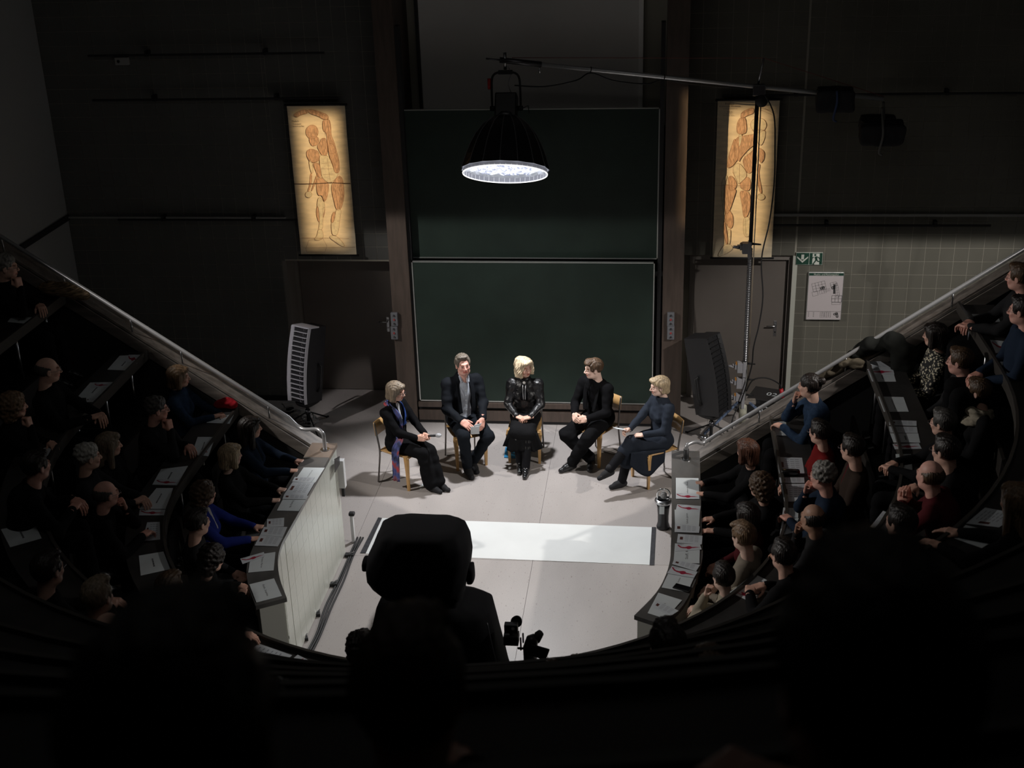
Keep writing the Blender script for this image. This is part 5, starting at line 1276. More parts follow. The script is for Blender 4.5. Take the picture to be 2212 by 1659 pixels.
# -- fourth: young man in black
P, J, D = person('young man with brown hair in black suit and open black shirt, hands clasped, looking aside', (CH[3][0][0], CH[3][0][1], 0), CH[3][1], 1.03, 'pale', 'brown',
    pose=dict(RP, hair='sidepart', smile=1, chest=(0, -.03, .85), neck=(0, .02, 1.03), head=(-.005, .07, 1.205), hr=(-36, -6, 0), shw=.18, rw=(.085, .33, .68), lw=(-.085, .31, .66), re=(.6, -.2, .5), le=(-.55, -.2, .5),
    rh=('grip', (-.75, .75, -.2), (-.5, -.6, -.5)), lh=('grip', (.8, .65, -.15), (.5, -.7, -.4)), ra=(-.10, .24, .10), la=(.05, .44, .09), rk=(1.1, 1.1, 1.0), lk=(-.7, 1.2, 1.0), rt=(-.35, .7, -.1), lt=(.35, .9, -.1)),
    outfit=[('jacket', (top_geo, dict(g=.028, open_=(.055, .8), seed=15, amp=.008, wrist=.12)), C_blk), ('trousers', (legs_geo, dict(g=.022, amp=.009)), C_blkt)])
shoe_pair(P, J, C_shoe)
V, Q = top_geo(D, J, g=.011, arms=False, amp=.003, vneck=.10, collar=True); link('shirt', np_mesh('shirt', V, Q), C_bshirt, P)
hl = J['neck']
for sx in (-1, 1): ribbon([hl+[sx*.055, -.05, .045], hl+[sx*.078, .02, .01], hl+[sx*.088, .075, -.10], hl+[sx*.074, .115, -.26], hl+[sx*.06, .13, -.34]], .05, ((sx*.9, .5, 0), (sx*.9, .3, 0)), C_blk, 'lapel', P, .001, 5)
# -- fifth: woman with crossed legs
P, J, D = person('seated woman with short blonde parted hair and navy shirt dress, legs crossed, holding cards', (CH[4][0][0], CH[4][0][1], 0), CH[4][1], .98, 'pale', 'blonde',
    pose=dict(RP, fem=1, hair='bob_tucked', chest=(0, -.085, .86), neck=(0, -.075, 1.06), head=(0, -.03, 1.245), hr=(-14, -8, 0), rw=(.03, .36, .74), lw=(-.10, .24, .70), re=(.5, -.2, .5), le=(-.5, -.35, .5),
    rh=('hold', (-.1, 1, .1), (-.9, 0, -.4)), lh=('relax', (.55, .75, -.1), (.1, -.2, -1)), ra=(-.10, .70, .34), la=(.00, .47, .09), rk=(-.2, .6, 1.6), lk=(.0, 1.4, 1.3), rt=(-.15, 1, -.18), lt=(0, 1, -.05)),
    outfit=[('shirt', (top_geo, dict(g=.020, seed=21, amp=.006, wrist=.10, collar=True)), C_navy), ('tights', (legs_geo, dict(g=.006, amp=.001, ank=1.)), C_tights)])
shoe_pair(P, J, C_suede)
s = SDF(*bounds(J), .012); s.ell(J['hip']+[0, -.01, .0], (.19, .15, .13), .03)
for c in 'rl': s.cap(J[c+'h'], J[c+'k'], .110, .080, k=.05)
e = J['rk']+(J['ra']-J['rk'])*.30; s.cap(J['rk'], e, .080, .078, k=.03); e = J['lk']+(J['la']-J['lk'])*.35; s.cap(J['lk'], e, .085, .105, k=.04)
V, Q = s.net(); V = relax(V, Q, 2, .5); V = V+normals(V, Q)*wrinkle(V, .008, 28, 15)[:, None]; link('skirt', np_mesh('skirt', V, Q), C_navyd, P)
h_, k_ = J['lh'], J['lk']          # the skirt's hanging side panel
vs = []; fs = []; n = 20; m_ = 8
for j in range(m_+1):
    v = j/m_
    for i in range(n+1):
        u = i/n; x = h_[0]-.115+.05*u-.03*v+.018*v*math.sin(u*9); y = h_[1]+.02+u*(k_[1]-h_[1]+.02)+v*.03; z = .50+.03*u-v*(.12+.20*math.sin(math.pi*(u*.9+.05))); vs.append((x, y, z))
for j in range(m_):
    for i in range(n): a = j*(n+1)+i; fs.append((a, a+1, a+n+2, a+n+1))
o = MB().add(vs, fs).build('skirt_panel', C_navyd, P, True); o.modifiers.new('solid', 'SOLIDIFY').thickness = .006
MB().lathe([(.026, -.008), (.030, -.004), (.030, .004), (.026, .008)], 16, Matrix.Translation(J['rw']+np.array([0, -.01, 0])) @ Matrix.Rotation(R(90), 4, 'X')).build('wristwatch', M_steel, P, True)
bpy.context.view_layer.update()
held_paper('note_card', 'white note cards held up by the woman with crossed legs', Vector((.0, .50, .80)), (.105, .15), rot3(22, 8, 6), M_paper, P)
# ================================================================ the audience
PO = {'desk': dict(rw=(.07, .30, .81), lw=(-.05, .335, .80), re=(.7, -.2, .4), le=(-.7, -.2, .4), rh=('relax', (-.8, .6, -.05), (0, 0, -1)), lh=('relax', (.8, .6, -.05), (0, 0, -1))),
 'reach': dict(rw=(.13, .36, .81), lw=(-.12, .36, .81), re=(.7, -.2, .4), le=(-.7, -.2, .4), rh=('flat', (-.15, 1, -.05), (0, 0, -1)), lh=('flat', (.15, 1, -.05), (0, 0, -1))),
 'chin_r': dict(chest=(0, -.03, .86), neck=(0, .02, 1.04), head=(.0, .065, 1.215), rw=(.055, .19, 1.03), lw=(-.06, .30, .81), re=(.35, .75, .2), le=(-.7, -.2, .4), rh=('fist', (-.12, -.12, 1), (-.3, -1, -.1)), lh=('relax', (.8, .6, -.05), (0, 0, -1))),
 'chin_l': dict(chest=(0, -.03, .86), neck=(0, .02, 1.04), head=(.0, .065, 1.215), lw=(-.055, .19, 1.03), rw=(.06, .30, .81), le=(-.35, .75, .2), re=(.7, -.2, .4), lh=('fist', (.12, -.12, 1), (.3, -1, -.1)), rh=('relax', (-.8, .6, -.05), (0, 0, -1))),
 'clasp': dict(chest=(0, -.01, .85), neck=(0, .05, 1.02), head=(.0, .11, 1.185), rw=(.05, .27, .95), lw=(-.05, .27, .95), re=(.5, .4, .2), le=(-.5, .4, .2), rh=('grip', (-.45, .1, .9), (-.9, 0, -.3)), lh=('grip', (.45, .1, .9), (.9, 0, -.3))),
 'lean': dict(chest=(0, .02, .84), neck=(0, .10, 1.01), head=(.0, .165, 1.175), rw=(.09, .36, .80), lw=(-.07, .39, .80), re=(.7, .0, .4), le=(-.7, .0, .4), rh=('relax', (-.9, .45, -.05), (0, 0, -1)), lh=('relax', (.9, .45, -.05), (0, 0, -1))),
 'lap': dict(rw=(.09, .20, .655), lw=(-.09, .20, .655), re=(.6, -.3, .4), le=(-.6, -.3, .4), rh=('relax', (-.6, .7, -.1), (0, 0, -1)), lh=('relax', (.6, .7, -.1), (0, 0, -1)))}
def CC(name, col, rough=.85, **k): return cloth(name, col, rough, **k)
CA = dict(navy=CC('navy_suit', (.022, .035, .062)), black=CC('black_knit', (.013, .013, .014)), blue=CC('royal_blue_blazer', (.022, .035, .22)), darkgrey=CC('charcoal', (.03, .03, .032)), denim=CC('denim_shirt', (.035, .062, .115), var=.2, vscale=30),
          red=CC('red_shirt', (.22, .018, .018)), beige=CC('beige_jacket', (.30, .26, .21)), grey=CC('grey_shirt', (.17, .18, .20)), cream=CC('cream_knit', (.46, .41, .32)), brown=CC('brown_jacket', (.05, .035, .028)), maroon=CC('maroon_jumper', (.10, .018, .022)), white=CC('white_blouse', (.5, .5, .5)), olive=CC('olive_coat', (.035, .035, .025)))
M_pat = bpy.data.materials.new('patterned_blouse'); M_pat.use_nodes = True; nt = M_pat.node_tree; b = nt.nodes['Principled BSDF']; b.inputs['Roughness'].default_value = .8
tc = nt.nodes.new('ShaderNodeTexCoord'); vo = nt.nodes.new('ShaderNodeTexVoronoi'); vo.inputs['Scale'].default_value = 42; nt.links.new(tc.outputs['Object'], vo.inputs['Vector']); cr = nt.nodes.new('ShaderNodeValToRGB'); cr.color_ramp.interpolation = 'CONSTANT'
cr.color_ramp.elements[0].color = (.62, .56, .42, 1); cr.color_ramp.elements[1].position = .42; cr.color_ramp.elements[1].color = (.012, .012, .012, 1); nt.links.new(vo.outputs['Distance'], cr.inputs[0]); nt.links.new(cr.outputs[0], b.inputs['Base Color'])
CA['pattern'] = M_pat
def audience(px, row, pose, fem, skin, hair, hcol, col, label, glasses=False, look=True, bulk=1., extra=None, vneck=None, dyaw=0, zoff=0, pitch=-6):
    D0 = dict(PO[pose]); sc = .96 if fem else 1.02
    D1 = dict(DEF); D1.update(D0); hz = D1['head'][2]*sc
    zfl = ROWZ[row]-.78+zoff; v = pz(px[0], px[1], zfl+hz)
    if v.y > YC: fx, fy = (1., 0.) if v.x < XC else (-1., 0.)
    else: d = Vector((XC-v.x, YC-v.y, 0)).normalized(); fx, fy = d.x, d.y
    rz = math.atan2(-fx, fy)
    tx, ty = -1.5-v.x, 14.0-v.y; want = math.atan2(-tx, ty); dy = (want-rz+math.pi) % (2*math.pi)-math.pi
    dy = max(-55, min(55, math.degrees(dy)*.8+dyaw)); dy = round(dy/15)*15
    lo = Matrix.Rotation(rz, 3, 'Z') @ (Vector(D1['head'])*sc)
    loc = (v.x-lo.x, v.y-lo.y, zfl)
    P_ = dict(D0); P_.update(fem=fem, hair=hair, bulk=bulk, res=.0165, hh=.0072, hr=(dy, pitch, 0))
    key = ('aud', pose, fem, dy, bulk, pitch)
    out = [('top', (top_geo, dict(g=.020, amp=.006, seed=int(px[0]) % 5, vneck=vneck)), CA[col]), ('trousers', (legs_geo, dict(g=.014)), C_blkt)]
    p, J, D = person(label, loc, rz, sc, skin, hcol, pose=P_, outfit=out, key=key, glasses=glasses)
    for c in 'rl':
        if (key, c) not in _pc: V, Q = shoe_geo(J, c, h=.012); _pc[(key, c)] = np_mesh('shoe', V, Q); _pc[(key, c)].materials.append(C_shoe)
        o = bpy.data.objects.new('shoe', _pc[(key, c)]); COL.objects.link(o); o.parent = p
    if vneck:
        if ('sh', key) not in _pc: V, Q = top_geo(D, J, g=.010, arms=False, amp=.002); _pc[('sh', key)] = np_mesh('shirt', V, Q)
        o = bpy.data.objects.new('shirt', _pc[('sh', key)]); COL.objects.link(o); o.parent = p
        if not o.data.materials: o.data.materials.append(CA['black'])
        o.material_slots[0].link = 'OBJECT'; o.material_slots[0].material = CA[extra or 'white']
    return p, J, D
A = audience
# left bank, first row behind the counter
A((543, 925), 1, 'reach', 1, 'fair', 'long', 'dark', 'navy', 'woman with long dark hair and navy suit, nearest the steps in the left first row', vneck=.22, extra='black')
A((500, 985), 1, 'reach', 1, 'pale', 'bob', 'blonde', 'black', 'blonde woman in black knit, second from the steps in the left first row')
A((443, 1068), 1, 'reach', 1, 'fair', 'curly', 'brown', 'blue', 'brown-haired woman in royal blue blazer in the left first row', vneck=.2, extra='white')
A((428, 1130), 1, 'lap', 0, 'fair', 'short', 'dark', 'darkgrey', 'dark-haired man in profile behind the blue blazer in the left first row')
A((460, 1208), 1, 'lean', 1, 'fair', 'curly', 'dark', 'black', 'person with dark curly hair bowed beside the far end of the left counter', pitch=-22)
# left bank, second row
A((388, 815), 2, 'desk', 1, 'fair', 'bob', 'ltbrown', 'denim', 'woman with light brown hair and denim top, nearest the steps in the left second row', dyaw=-6)
A((340, 885), 2, 'chin_r', 0, 'ruddy', 'curly_short', 'greydark', 'darkgrey', 'grey-haired man with glasses, hand at his cheek, left second row', glasses=True)
A((238, 962), 2, 'lap', 1, 'fair', 'long', 'ash', 'black', 'woman with straight long fair hair in the left second row')
A((192, 988), 2, 'desk', 0, 'fair', 'curly_short', 'white', 'darkgrey', 'white-haired man bending forward in the left second row', dyaw=-5)
A((230, 1068), 2, 'chin_l', 0, 'ruddy', 'bald_fringe', 'greydark', 'black', 'bald man with glasses, hand at his face, left second row', glasses=True)
A((425, 1318), 2, 'desk', 0, 'fair', 'short', 'dark', 'black', 'dark round head seen from behind near the left counter end')
A((368, 1272), 2, 'desk', 0, 'fair', 'short', 'brown', 'black', 'brown-haired person beside the dark round head near the left counter end')
# left bank, third row and above
A((105, 800), 3, 'desk', 0, 'fair', 'bald_fringe', 'greydark', 'black', 'bald man with glasses smiling in the left third row', glasses=True)
A((32, 878), 3, 'chin_r', 1, 'fair', 'curly', 'ltbrown', 'black', 'person with tousled light brown hair in the left third row')
A((80, 1008), 3, 'lean', 0, 'ruddy', 'short', 'dark', 'black', 'ruddy-faced dark-haired person low in the left third row')
A((105, 1232), 3, 'desk', 0, 'fair', 'short', 'dark', 'black', 'man with glasses and dark short hair, dim, lower left third row', glasses=True)
A((212, 1290), 3, 'desk', 0, 'fair', 'short', 'ash', 'darkgrey', 'short-haired man with lit temple, dim, lower left third row')
A((236, 1362), 3, 'lean', 0, 'fair', 'bald_fringe', 'greydark', 'darkgrey', 'broad-shouldered bald person in the dark, lower left')
A((15, 578), 4, 'chin_r', 0, 'fair', 'curly_short', 'grey', 'black', 'man with curly grey hair and tie at the upper left edge by the handrail', glasses=True)
# right bank, first row
A((1613, 975), 1, 'reach', 1, 'fair', 'bob', 'red', 'black', 'woman with auburn hair and black top, hand on the right counter')
A((1641, 1050), 1, 'reach', 1, 'fair', 'curly', 'brown', 'black', 'woman with curly brown hair behind the auburn woman, right first row')
A((1614, 1115), 1, 'lap', 1, 'fair', 'bob', 'dark', 'maroon', 'person with very dark bobbed hair between curly woman and blond man')
A((1606, 1160), 1, 'lap', 0, 'pale', 'sidepart', 'ltbrown', 'beige', 'blond man in beige jacket with white collar, right first row', vneck=.12, extra='white')
A((1562, 1248), 1, 'chin_l', 1, 'pale', 'short', 'dark', 'cream', 'dark-haired person in pale sleeves near the end of the right counter')
# right bank, second row
A((1748, 835), 2, 'chin_r', 0, 'fair', 'bun', 'dark', 'denim', 'man with tied-back dark hair and denim shirt, hand on his mouth, by the rail')
A((1770, 935), 2, 'lap', 1, 'fair', 'short', 'dark', 'red', 'person with black hair, glasses and red shirt, right second row', glasses=True)
A((1840, 970), 2, 'lap', 0, 'fair', 'short', 'dark', 'brown', 'man with glasses, dark cardigan over maroon jumper, leaning back behind the red shirt', glasses=True, vneck=.2, extra='maroon')
A((1776, 1030), 2, 'chin_r', 0, 'ruddy', 'curly_short', 'grey', 'navy', 'grey-haired man with glasses and fist at chin, right second row', glasses=True)
A((1755, 1120), 2, 'chin_r', 0, 'tan', 'bald_fringe', 'dark', 'darkgrey', 'bald man resting his face on his hand, right second row')
A((1692, 1200), 2, 'lean', 0, 'fair', 'short', 'dark', 'black', 'dark short-haired person at the lower curve of the right second row')
# right bank, third row and above
A((2018, 725), 3, 'lap', 1, 'fair', 'bob', 'dark', 'pattern', 'woman with dark bob, glasses and black and cream patterned blouse', glasses=True)
A((2072, 782), 3, 'lap', 0, 'ruddy', 'short', 'brown', 'darkgrey', 'man with glasses, grey shirt and open dark jacket, right third row', glasses=True, vneck=.3, extra='grey')
o_, J_, D_ = A((2112, 847), 3, 'lap', 1, 'fair', 'short', 'brown', 'black', 'person with short brown hair and thick cream scarf, right third row')
s = SDF((-.25, -.25, .85), (.25, .25, 1.25), .01); nk = J_['neck']
for k in range(16):
    a = 2*math.pi*k/16; s.cap(nk+[.085*math.cos(a), .02+.085*math.sin(a), .005+.02*math.sin(a)], nk+[.085*math.cos(a+.4), .02+.085*math.sin(a+.4), .005+.02*math.sin(a+.4)], .038, k=.02); s.cap(nk+[.11*math.cos(a), .03+.105*math.sin(a), -.05-.03*math.sin(a)], nk+[.11*math.cos(a+.4), .03+.105*math.sin(a+.4), -.05-.03*math.sin(a+.4)], .040, k=.015)
V, Q = s.net(); V = V+normals(V, Q)*wrinkle(V, .010, 2, 70)[:, None]; link('scarf', np_mesh('scarf', V, Q), CA['cream'], o_)
A((2036, 915), 3, 'desk', 1, 'fair', 'short', 'greydark', 'black', 'dim person with dark grey hair and glasses below the cream scarf', glasses=True)
A((2042, 975), 3, 'lean', 0, 'fair', 'short', 'dark', 'black', 'dark-haired man with glasses and watch leaning over the right third desk', glasses=True)
A((2008, 1028), 3, 'clasp', 0, 'ruddy', 'bald_fringe', 'brown', 'maroon', 'bald man with clasped hands in front of his face, right third row')
A((1945, 1130), 3, 'lean', 0, 'fair', 'short', 'dark', 'black', 'dark head in profile at the lower curve of the right third desk')
A((2200, 600), 4, 'desk', 0, 'ruddy', 'short', 'brown', 'darkgrey', 'bearded man with glasses folding hands at the upper right edge', glasses=True)
A((2206, 672), 4, 'lap', 0, 'ruddy', 'short', 'dark', 'navy', 'man with glasses at the right edge below the bearded man', glasses=True)
A((2195, 1085), 4, 'reach', 1, 'fair', 'long', 'ltbrown', 'black', 'long-haired person writing on a card at the right edge, dim')
# lower centre, seen from behind
A((783, 1400), 2, 'lean', 1, 'fair', 'curly', 'dark', 'black', 'curly dark head beside the draped equipment, lower centre')
A((1440, 1395), 4, 'desk', 0, 'fair', 'short', 'dark', 'black', 'tall dark head in front of the right counter end')
A((1192, 1478), 3, 'desk', 0, 'fair', 'curly_short', 'brown', 'black', 'brown-haired head low beside the gimbal camera')
A((1244, 1466), 3, 'desk', 1, 'fair', 'curly', 'ltbrown', 'black', 'light brown head low, right of the brown-haired head')
A((1530, 1470), 5, 'desk', 0, 'fair', 'short', 'brown', 'black', 'dim round head in the dark, lower right of centre')
A((1622, 1500), 5, 'desk', 0, 'fair', 'bald_fringe', 'grey', 'darkgrey', 'dim head with pale bald crown, lower right of centre')
A((584, 1570), 6, 'desk', 0, 'fair', 'short', 'dark', 'black', 'dim head in the dark, lower left of centre')
A((885, 1500), 8, 'desk', 0, 'fair', 'short', 'brown', 'black', 'very large blurred head in front, below the draped equipment', look=False)
A((385, 1610), 9, 'desk', 0, 'fair', 'short', 'dark', 'black', 'very large blurred head and shoulder at the lower left', look=False)
A((1880, 1480), 9, 'desk', 0, 'fair', 'short', 'dark', 'black', 'very large blurred dark head filling the lower right', look=False)
# ================================================================ cards, leaflets and booklets on the desks
M_card = mat('card_white', (.70, .75, .77), .6, var=.02, vscale=9); M_leaf = mat('leaflet_white', (.66, .70, .74), .45); M_red = mat('print_red', (.38, .015, .05), .5); M_gr = mat('print_grey', (.30, .32, .36), .6); M_photo = mat('print_photo', (.10, .03, .025), .5); M_txt = mat('print_black', (.03, .03, .035), .6)
FIG = [(.02, .82), (.06, .86), (.12, .74), (.22, .56), (.36, .52), (.44, .60), (.50, .66), (.58, .64), (.64, .50), (.80, .50), (.98, .40), (.82, .38), (.64, .34), (.56, .22), (.48, .20), (.42, .32), (.30, .36), (.18, .46), (.08, .66)]
PAPERS = []
def paper(kind, px, z=None, text=None, lift=0, tdir=1):
    c = (sum(p[0] for p in px)/4, sum(p[1] for p in px)/4)
    if z is None:
        best = None
        for k in range(2, 8):
            zz = ROWZ[k]-.03; v = pz(c[0], c[1], zz); r = abs(v.x-XC) if v.y > YC else math.hypot(v.x-XC, v.y-YC)
            e = abs(r-(ROWR[k]+.18))
            if best is None or e < best[0]: best = (e, k, zz)
        k, z = best[1], best[2]
    else: k = 1
    z += .0012+lift*.0016
    P4 = [pz(p[0], p[1], z) for p in px]; o0 = sum(P4, Vector())/4
    L = [p-o0 for p in P4]; t = empty(kind, o0, 0)
    nrm = (L[1]-L[0]).cross(L[3]-L[0]); up = 1 if nrm.z > 0 else -1
    pts = L if up > 0 else L[::-1]
    MB().poly(pts, (0, 0, .0012)).build('sheet', M_card if kind == 'place_card' else M_leaf, t)
    def at(u, v, h=.0016): return L[0]+(L[1]-L[0])*u+(L[3]-L[0])*v+((L[2]-L[3])-(L[1]-L[0]))*u*v+Vector((0, 0, h))
    def quad(mb, u0, v0, u1, v1):
        q = [at(u0, v0), at(u1, v0), at(u1, v1), at(u0, v1)]; mb.poly(q if up > 0 else q[::-1])
    if text:
        vs_, fs_ = text_mesh(text, .17); wd = max(v.x for v in vs_)-min(v.x for v in vs_); sc_ = min(1.0, .62/wd)
        ex = (L[3]-L[0])*tdir; ey = (L[1]-L[0])*tdir*(1 if up > 0 else 1)
        cen = at(.5, .5); exn = ex; eyn = Vector((-ex.y, ex.x, 0)).normalized()*(L[1]-L[0]).length*.9
        MB().add([cen+exn*(v.x*sc_)+eyn*(v.y*sc_) for v in vs_], fs_).build('lettering', M_txt, t)
    if kind == 'place_card' and not text:      # a name too dim to read: a row of dark strokes
        mb = MB(); rr = random.Random(int(o0.y*1000)); v = .28
        while v < .70:
            d_ = rr.uniform(.02, .045); quad(mb, .47, v, .53, v+d_); v += d_+.014
        tag(mb.build('name_print', M_txt, t), kind='stuff')
    if kind == 'booklet':
        MB().poly([at(u, 1-v) for u, v in FIG]).build('red_figure', M_red, t)
        mb = MB(); quad(mb, .05, .08, .3, .12); quad(mb, .05, .18, .22, .21); mb.build('print_lines', M_gr, t)
    if kind == 'leaflet':
        mb = MB()
        for i in range(3):
            for j in range(6): quad(mb, .30+i*.2, .12+j*.12, .30+i*.2+.15, .12+j*.12+.03)
        mb.build('print_lines', M_gr, t)['kind'] = 'stuff'; mb = MB(); quad(mb, .10, .30, .22, .62); mb.build('photo', M_photo, t)
    PAPERS.append((kind, k, o0.x < XC, o0, t)); return t
C1 = 1.352
pp_ = paper
pp_('place_card', [(656,1010.3),(701.5,1011),(681,1043),(635,1041)], C1, 'Dr. Carola Lieser', 0)
pp_('leaflet', [(614,1068),(664,1070.5),(661,1079),(610,1078.7)], C1, None, 3)
pp_('leaflet', [(632,1042),(679.5,1043),(663,1071),(613,1070)], C1, None, 1)
pp_('leaflet', [(636.5,1031),(680,1032),(671,1043),(631,1041)], C1, None, 2)
pp_('place_card', [(611,1079),(666,1072),(645,1104.7),(598,1103.5)], C1, 'Brüning, Nils', 0)
pp_('leaflet', [(577,1122),(614,1119),(613,1138),(576,1139)], C1, None, 0)
pp_('leaflet', [(562,1156),(611,1161.6),(600,1181),(550,1179)], C1, None, 1)
pp_('leaflet', [(570,1139),(620.7,1139),(611,1161),(562,1156)], C1, None, 2)
pp_('place_card', [(541.5,1201),(595,1193),(591,1232.6),(536,1237.6)], C1, 'Pristat, Marion', 0)
pp_('booklet', [(519,1207.6),(570,1193),(572,1202.6),(524,1219)], C1, None, 3)
pp_('place_card', [(538.6,1263),(592,1250),(609,1288),(554,1302)], C1, 'Rath, Sophie', 0)
pp_('place_card', [(1459.8,1032.8),(1509,1033.5),(1511,1078.6),(1460,1078)], C1, 'Berberich, Ruta', 0, -1)
pp_('booklet', [(1460,1066),(1509,1067),(1511,1078.6),(1460,1078)], C1, None, 1)
pp_('booklet', [(1463,1090),(1513.7,1093.7),(1512,1106.5),(1460,1102)], C1, None, 0)
pp_('place_card', [(1457,1101.5),(1512,1106),(1510,1138),(1458,1137)], C1, 'Scholz, Jasmin', 1, -1)
pp_('leaflet', [(1458,1131),(1512,1138),(1510,1151.6),(1457,1150)], C1, None, 2)
pp_('leaflet', [(1464.6,1154),(1517.6,1158),(1515.7,1177),(1462,1173)], C1, None, 0)
pp_('place_card', [(1458,1174.5),(1512,1178),(1511,1218),(1455,1215)], C1, 'Staff, Rut', 1, -1)
pp_('booklet', [(1463,1175),(1512,1176),(1515.7,1187.7),(1458,1192)], C1, None, 2)
pp_('leaflet', [(1456,1209),(1512,1221),(1503.6,1234.7),(1452,1219)], C1, None, 3)
pp_('booklet', [(1452,1222.6),(1507,1236),(1499,1249),(1441,1239)], C1, None, 4)
pp_('place_card', [(1444.6,1237),(1499,1249),(1485,1280),(1429,1269.6)], C1, 'Wille, Claudius', 1, -1)
pp_('place_card', [(1422,1281),(1473.5,1297),(1437,1337),(1399,1325)], C1, 'Fink', 0, -1)
pp_('leaflet', [(1419,1297),(1466,1320),(1449,1331),(1407,1312)], C1, None, 1)
pp_('place_card', [(1665,911),(1697.5,911),(1703,941.7),(1670.5,941)], None, 'Ali Prüser', 0, -1)
pp_('leaflet', [(1679,988),(1732.5,989.5),(1738,1023.6),(1683,1023.6)]); pp_('leaflet', [(1683,1032),(1737,1032),(1738,1044),(1685,1043.5)]); pp_('leaflet', [(1687,1046),(1742,1046),(1736,1084),(1694,1084)])
pp_('leaflet', [(1692,1097),(1725,1099),(1724,1119),(1689,1118)], None, None, 1); pp_('place_card', [(1691,1118),(1725,1120),(1717,1150),(1684,1158)])
pp_('place_card', [(1576,1280),(1629,1240),(1657,1254),(1629,1304)], None, 'Wulf, Christina', 0, -1); pp_('booklet', [(1583,1276),(1598,1268),(1626,1290),(1616,1298)], None, None, 1)
pp_('place_card', [(1484,1381),(1569,1349),(1591,1366),(1506,1405)]); pp_('leaflet', [(1576,1388),(1657,1366),(1673,1377),(1583,1405)])
pp_('leaflet', [(1869,782),(1902,781),(1925.5,796),(1879,799)], None, None, 1); pp_('place_card', [(1876,806),(1930,806),(1935.6,825),(1883.6,825)]); pp_('booklet', [(1873.4,797.8),(1928.4,796.3),(1932,809),(1878,810)], None, None, 1)
pp_('place_card', [(1896.6,857),(1951.6,858.5),(1963,890),(1909,890)], None, 'Reinhard Müller', 0, -1)
pp_('leaflet', [(1919.7,907.7),(1979.6,910),(1980,920.7),(1921,919)]); pp_('leaflet', [(1919.7,921.6),(1980.5,922.8),(1982.5,936),(1922.6,935)], None, None, 1); pp_('place_card', [(1922.6,936.7),(1983.4,936.7),(1988,957),(1930,956)])
pp_('booklet', [(1928.4,960),(1984.8,958),(1991,970),(1933,971)]); pp_('place_card', [(1934.6,981.7),(1968,981.7),(1971.5,1022),(1935.7,1018.6)]); pp_('leaflet', [(1880.4,1138),(1907.5,1104),(1923.8,1109.7),(1915,1151)])
pp_('leaflet', [(2099,679),(2154.6,680.7),(2161,696.6),(2109.5,695)]); pp_('leaflet', [(2117.5,703),(2150.7,703),(2154.6,722),(2121.5,720.5)]); pp_('booklet', [(2138.7,735),(2197,740),(2205,763),(2150.7,763)]); pp_('place_card', [(2160,782),(2209,782),(2211,817),(2181,816)])
pp_('place_card', [(2059.4,1163),(2085.5,1134.7),(2153.8,1151),(2135.4,1189.6)]); pp_('leaflet', [(2086.5,1131.4),(2127.8,1097),(2200,1111),(2158,1140)], None, None, 1)
pp_('place_card', [(461.5,893.7),(508,889.6),(496,916),(446,913.7)]); pp_('place_card', [(427,944.6),(465,944.6),(450,986),(413.4,983)]); pp_('booklet', [(440,968),(453,968),(446,984),(432,984)], None, None, 1)
pp_('place_card', [(348,1014),(406,1007),(382.5,1049),(329,1047.7)]); pp_('booklet', [(338,1036),(388,1036),(382,1048),(331,1047)], None, None, 1)
pp_('place_card', [(338,1055),(374,1055),(360,1100),(301,1100)]); pp_('booklet', [(302,1101.6),(357.7,1101.6),(355,1113.7),(300,1114)]); pp_('leaflet', [(318,1129),(345,1128),(346,1166),(307,1170)])
pp_('place_card', [(300,1201),(353,1192),(367.7,1230),(304,1244)]); pp_('place_card', [(449,1335),(463,1330),(513.7,1372.6),(487,1387)]); pp_('leaflet', [(524,1419),(559,1391),(630.8,1416),(608.6,1437)])
pp_('booklet', [(615,1438),(643,1415),(667,1427),(647,1443)], None, None, 1); pp_('place_card', [(709,1436),(756,1440),(756,1454),(703,1449)])
pp_('place_card', [(258.6,769),(308,767),(278.5,801),(232,799)]); pp_('booklet', [(278.5,767),(308,767),(295.7,786),(269,781)], None, None, 1)
pp_('place_card', [(195,827),(244,826),(213,860),(166,860)]); pp_('booklet', [(205,828),(240,827),(232,836),(196,837)], None, None, 1); pp_('leaflet', [(186,860),(213,860),(203,869),(187,869)])
pp_('place_card', [(23.5,687),(74,686),(54,699.5),(16,696)]); pp_('leaflet', [(81,974),(116,961),(103,985),(67,985)]); pp_('place_card', [(32,1052),(72,1043),(68,1093),(19,1101)]); pp_('place_card', [(2,1144),(74,1130),(90,1163.5),(22,1183)])
pp_('leaflet', [(456,1454),(597,1458),(615,1479.5),(448.5,1472)]); pp_('leaflet', [(593,1441.5),(680,1454),(678,1461),(589.5,1452)]); pp_('leaflet', [(488,1488.5),(542.5,1488.5),(531.6,1514),(483,1514)]); pp_('place_card', [(622,1501),(704,1501),(700,1562.6),(651,1562.6)]); pp_('place_card', [(708,1501),(763,1501),(763,1562.6),(704,1562)])
pp_('place_card', [(1308,1502),(1498,1475),(1481,1510),(1321,1522.6)])
nouns = {'place_card': 'white name card', 'leaflet': 'white printed leaflet', 'booklet': 'booklet with a red figure'}
ordw = ['', 'second', 'third', 'fourth', 'fifth', 'sixth', 'seventh', 'eighth']
from collections import defaultdict
G_ = defaultdict(list)
for kind, k, left, o0, t in PAPERS: G_[(kind, k, left)].append((-(o0.y) if True else 0, t, o0))
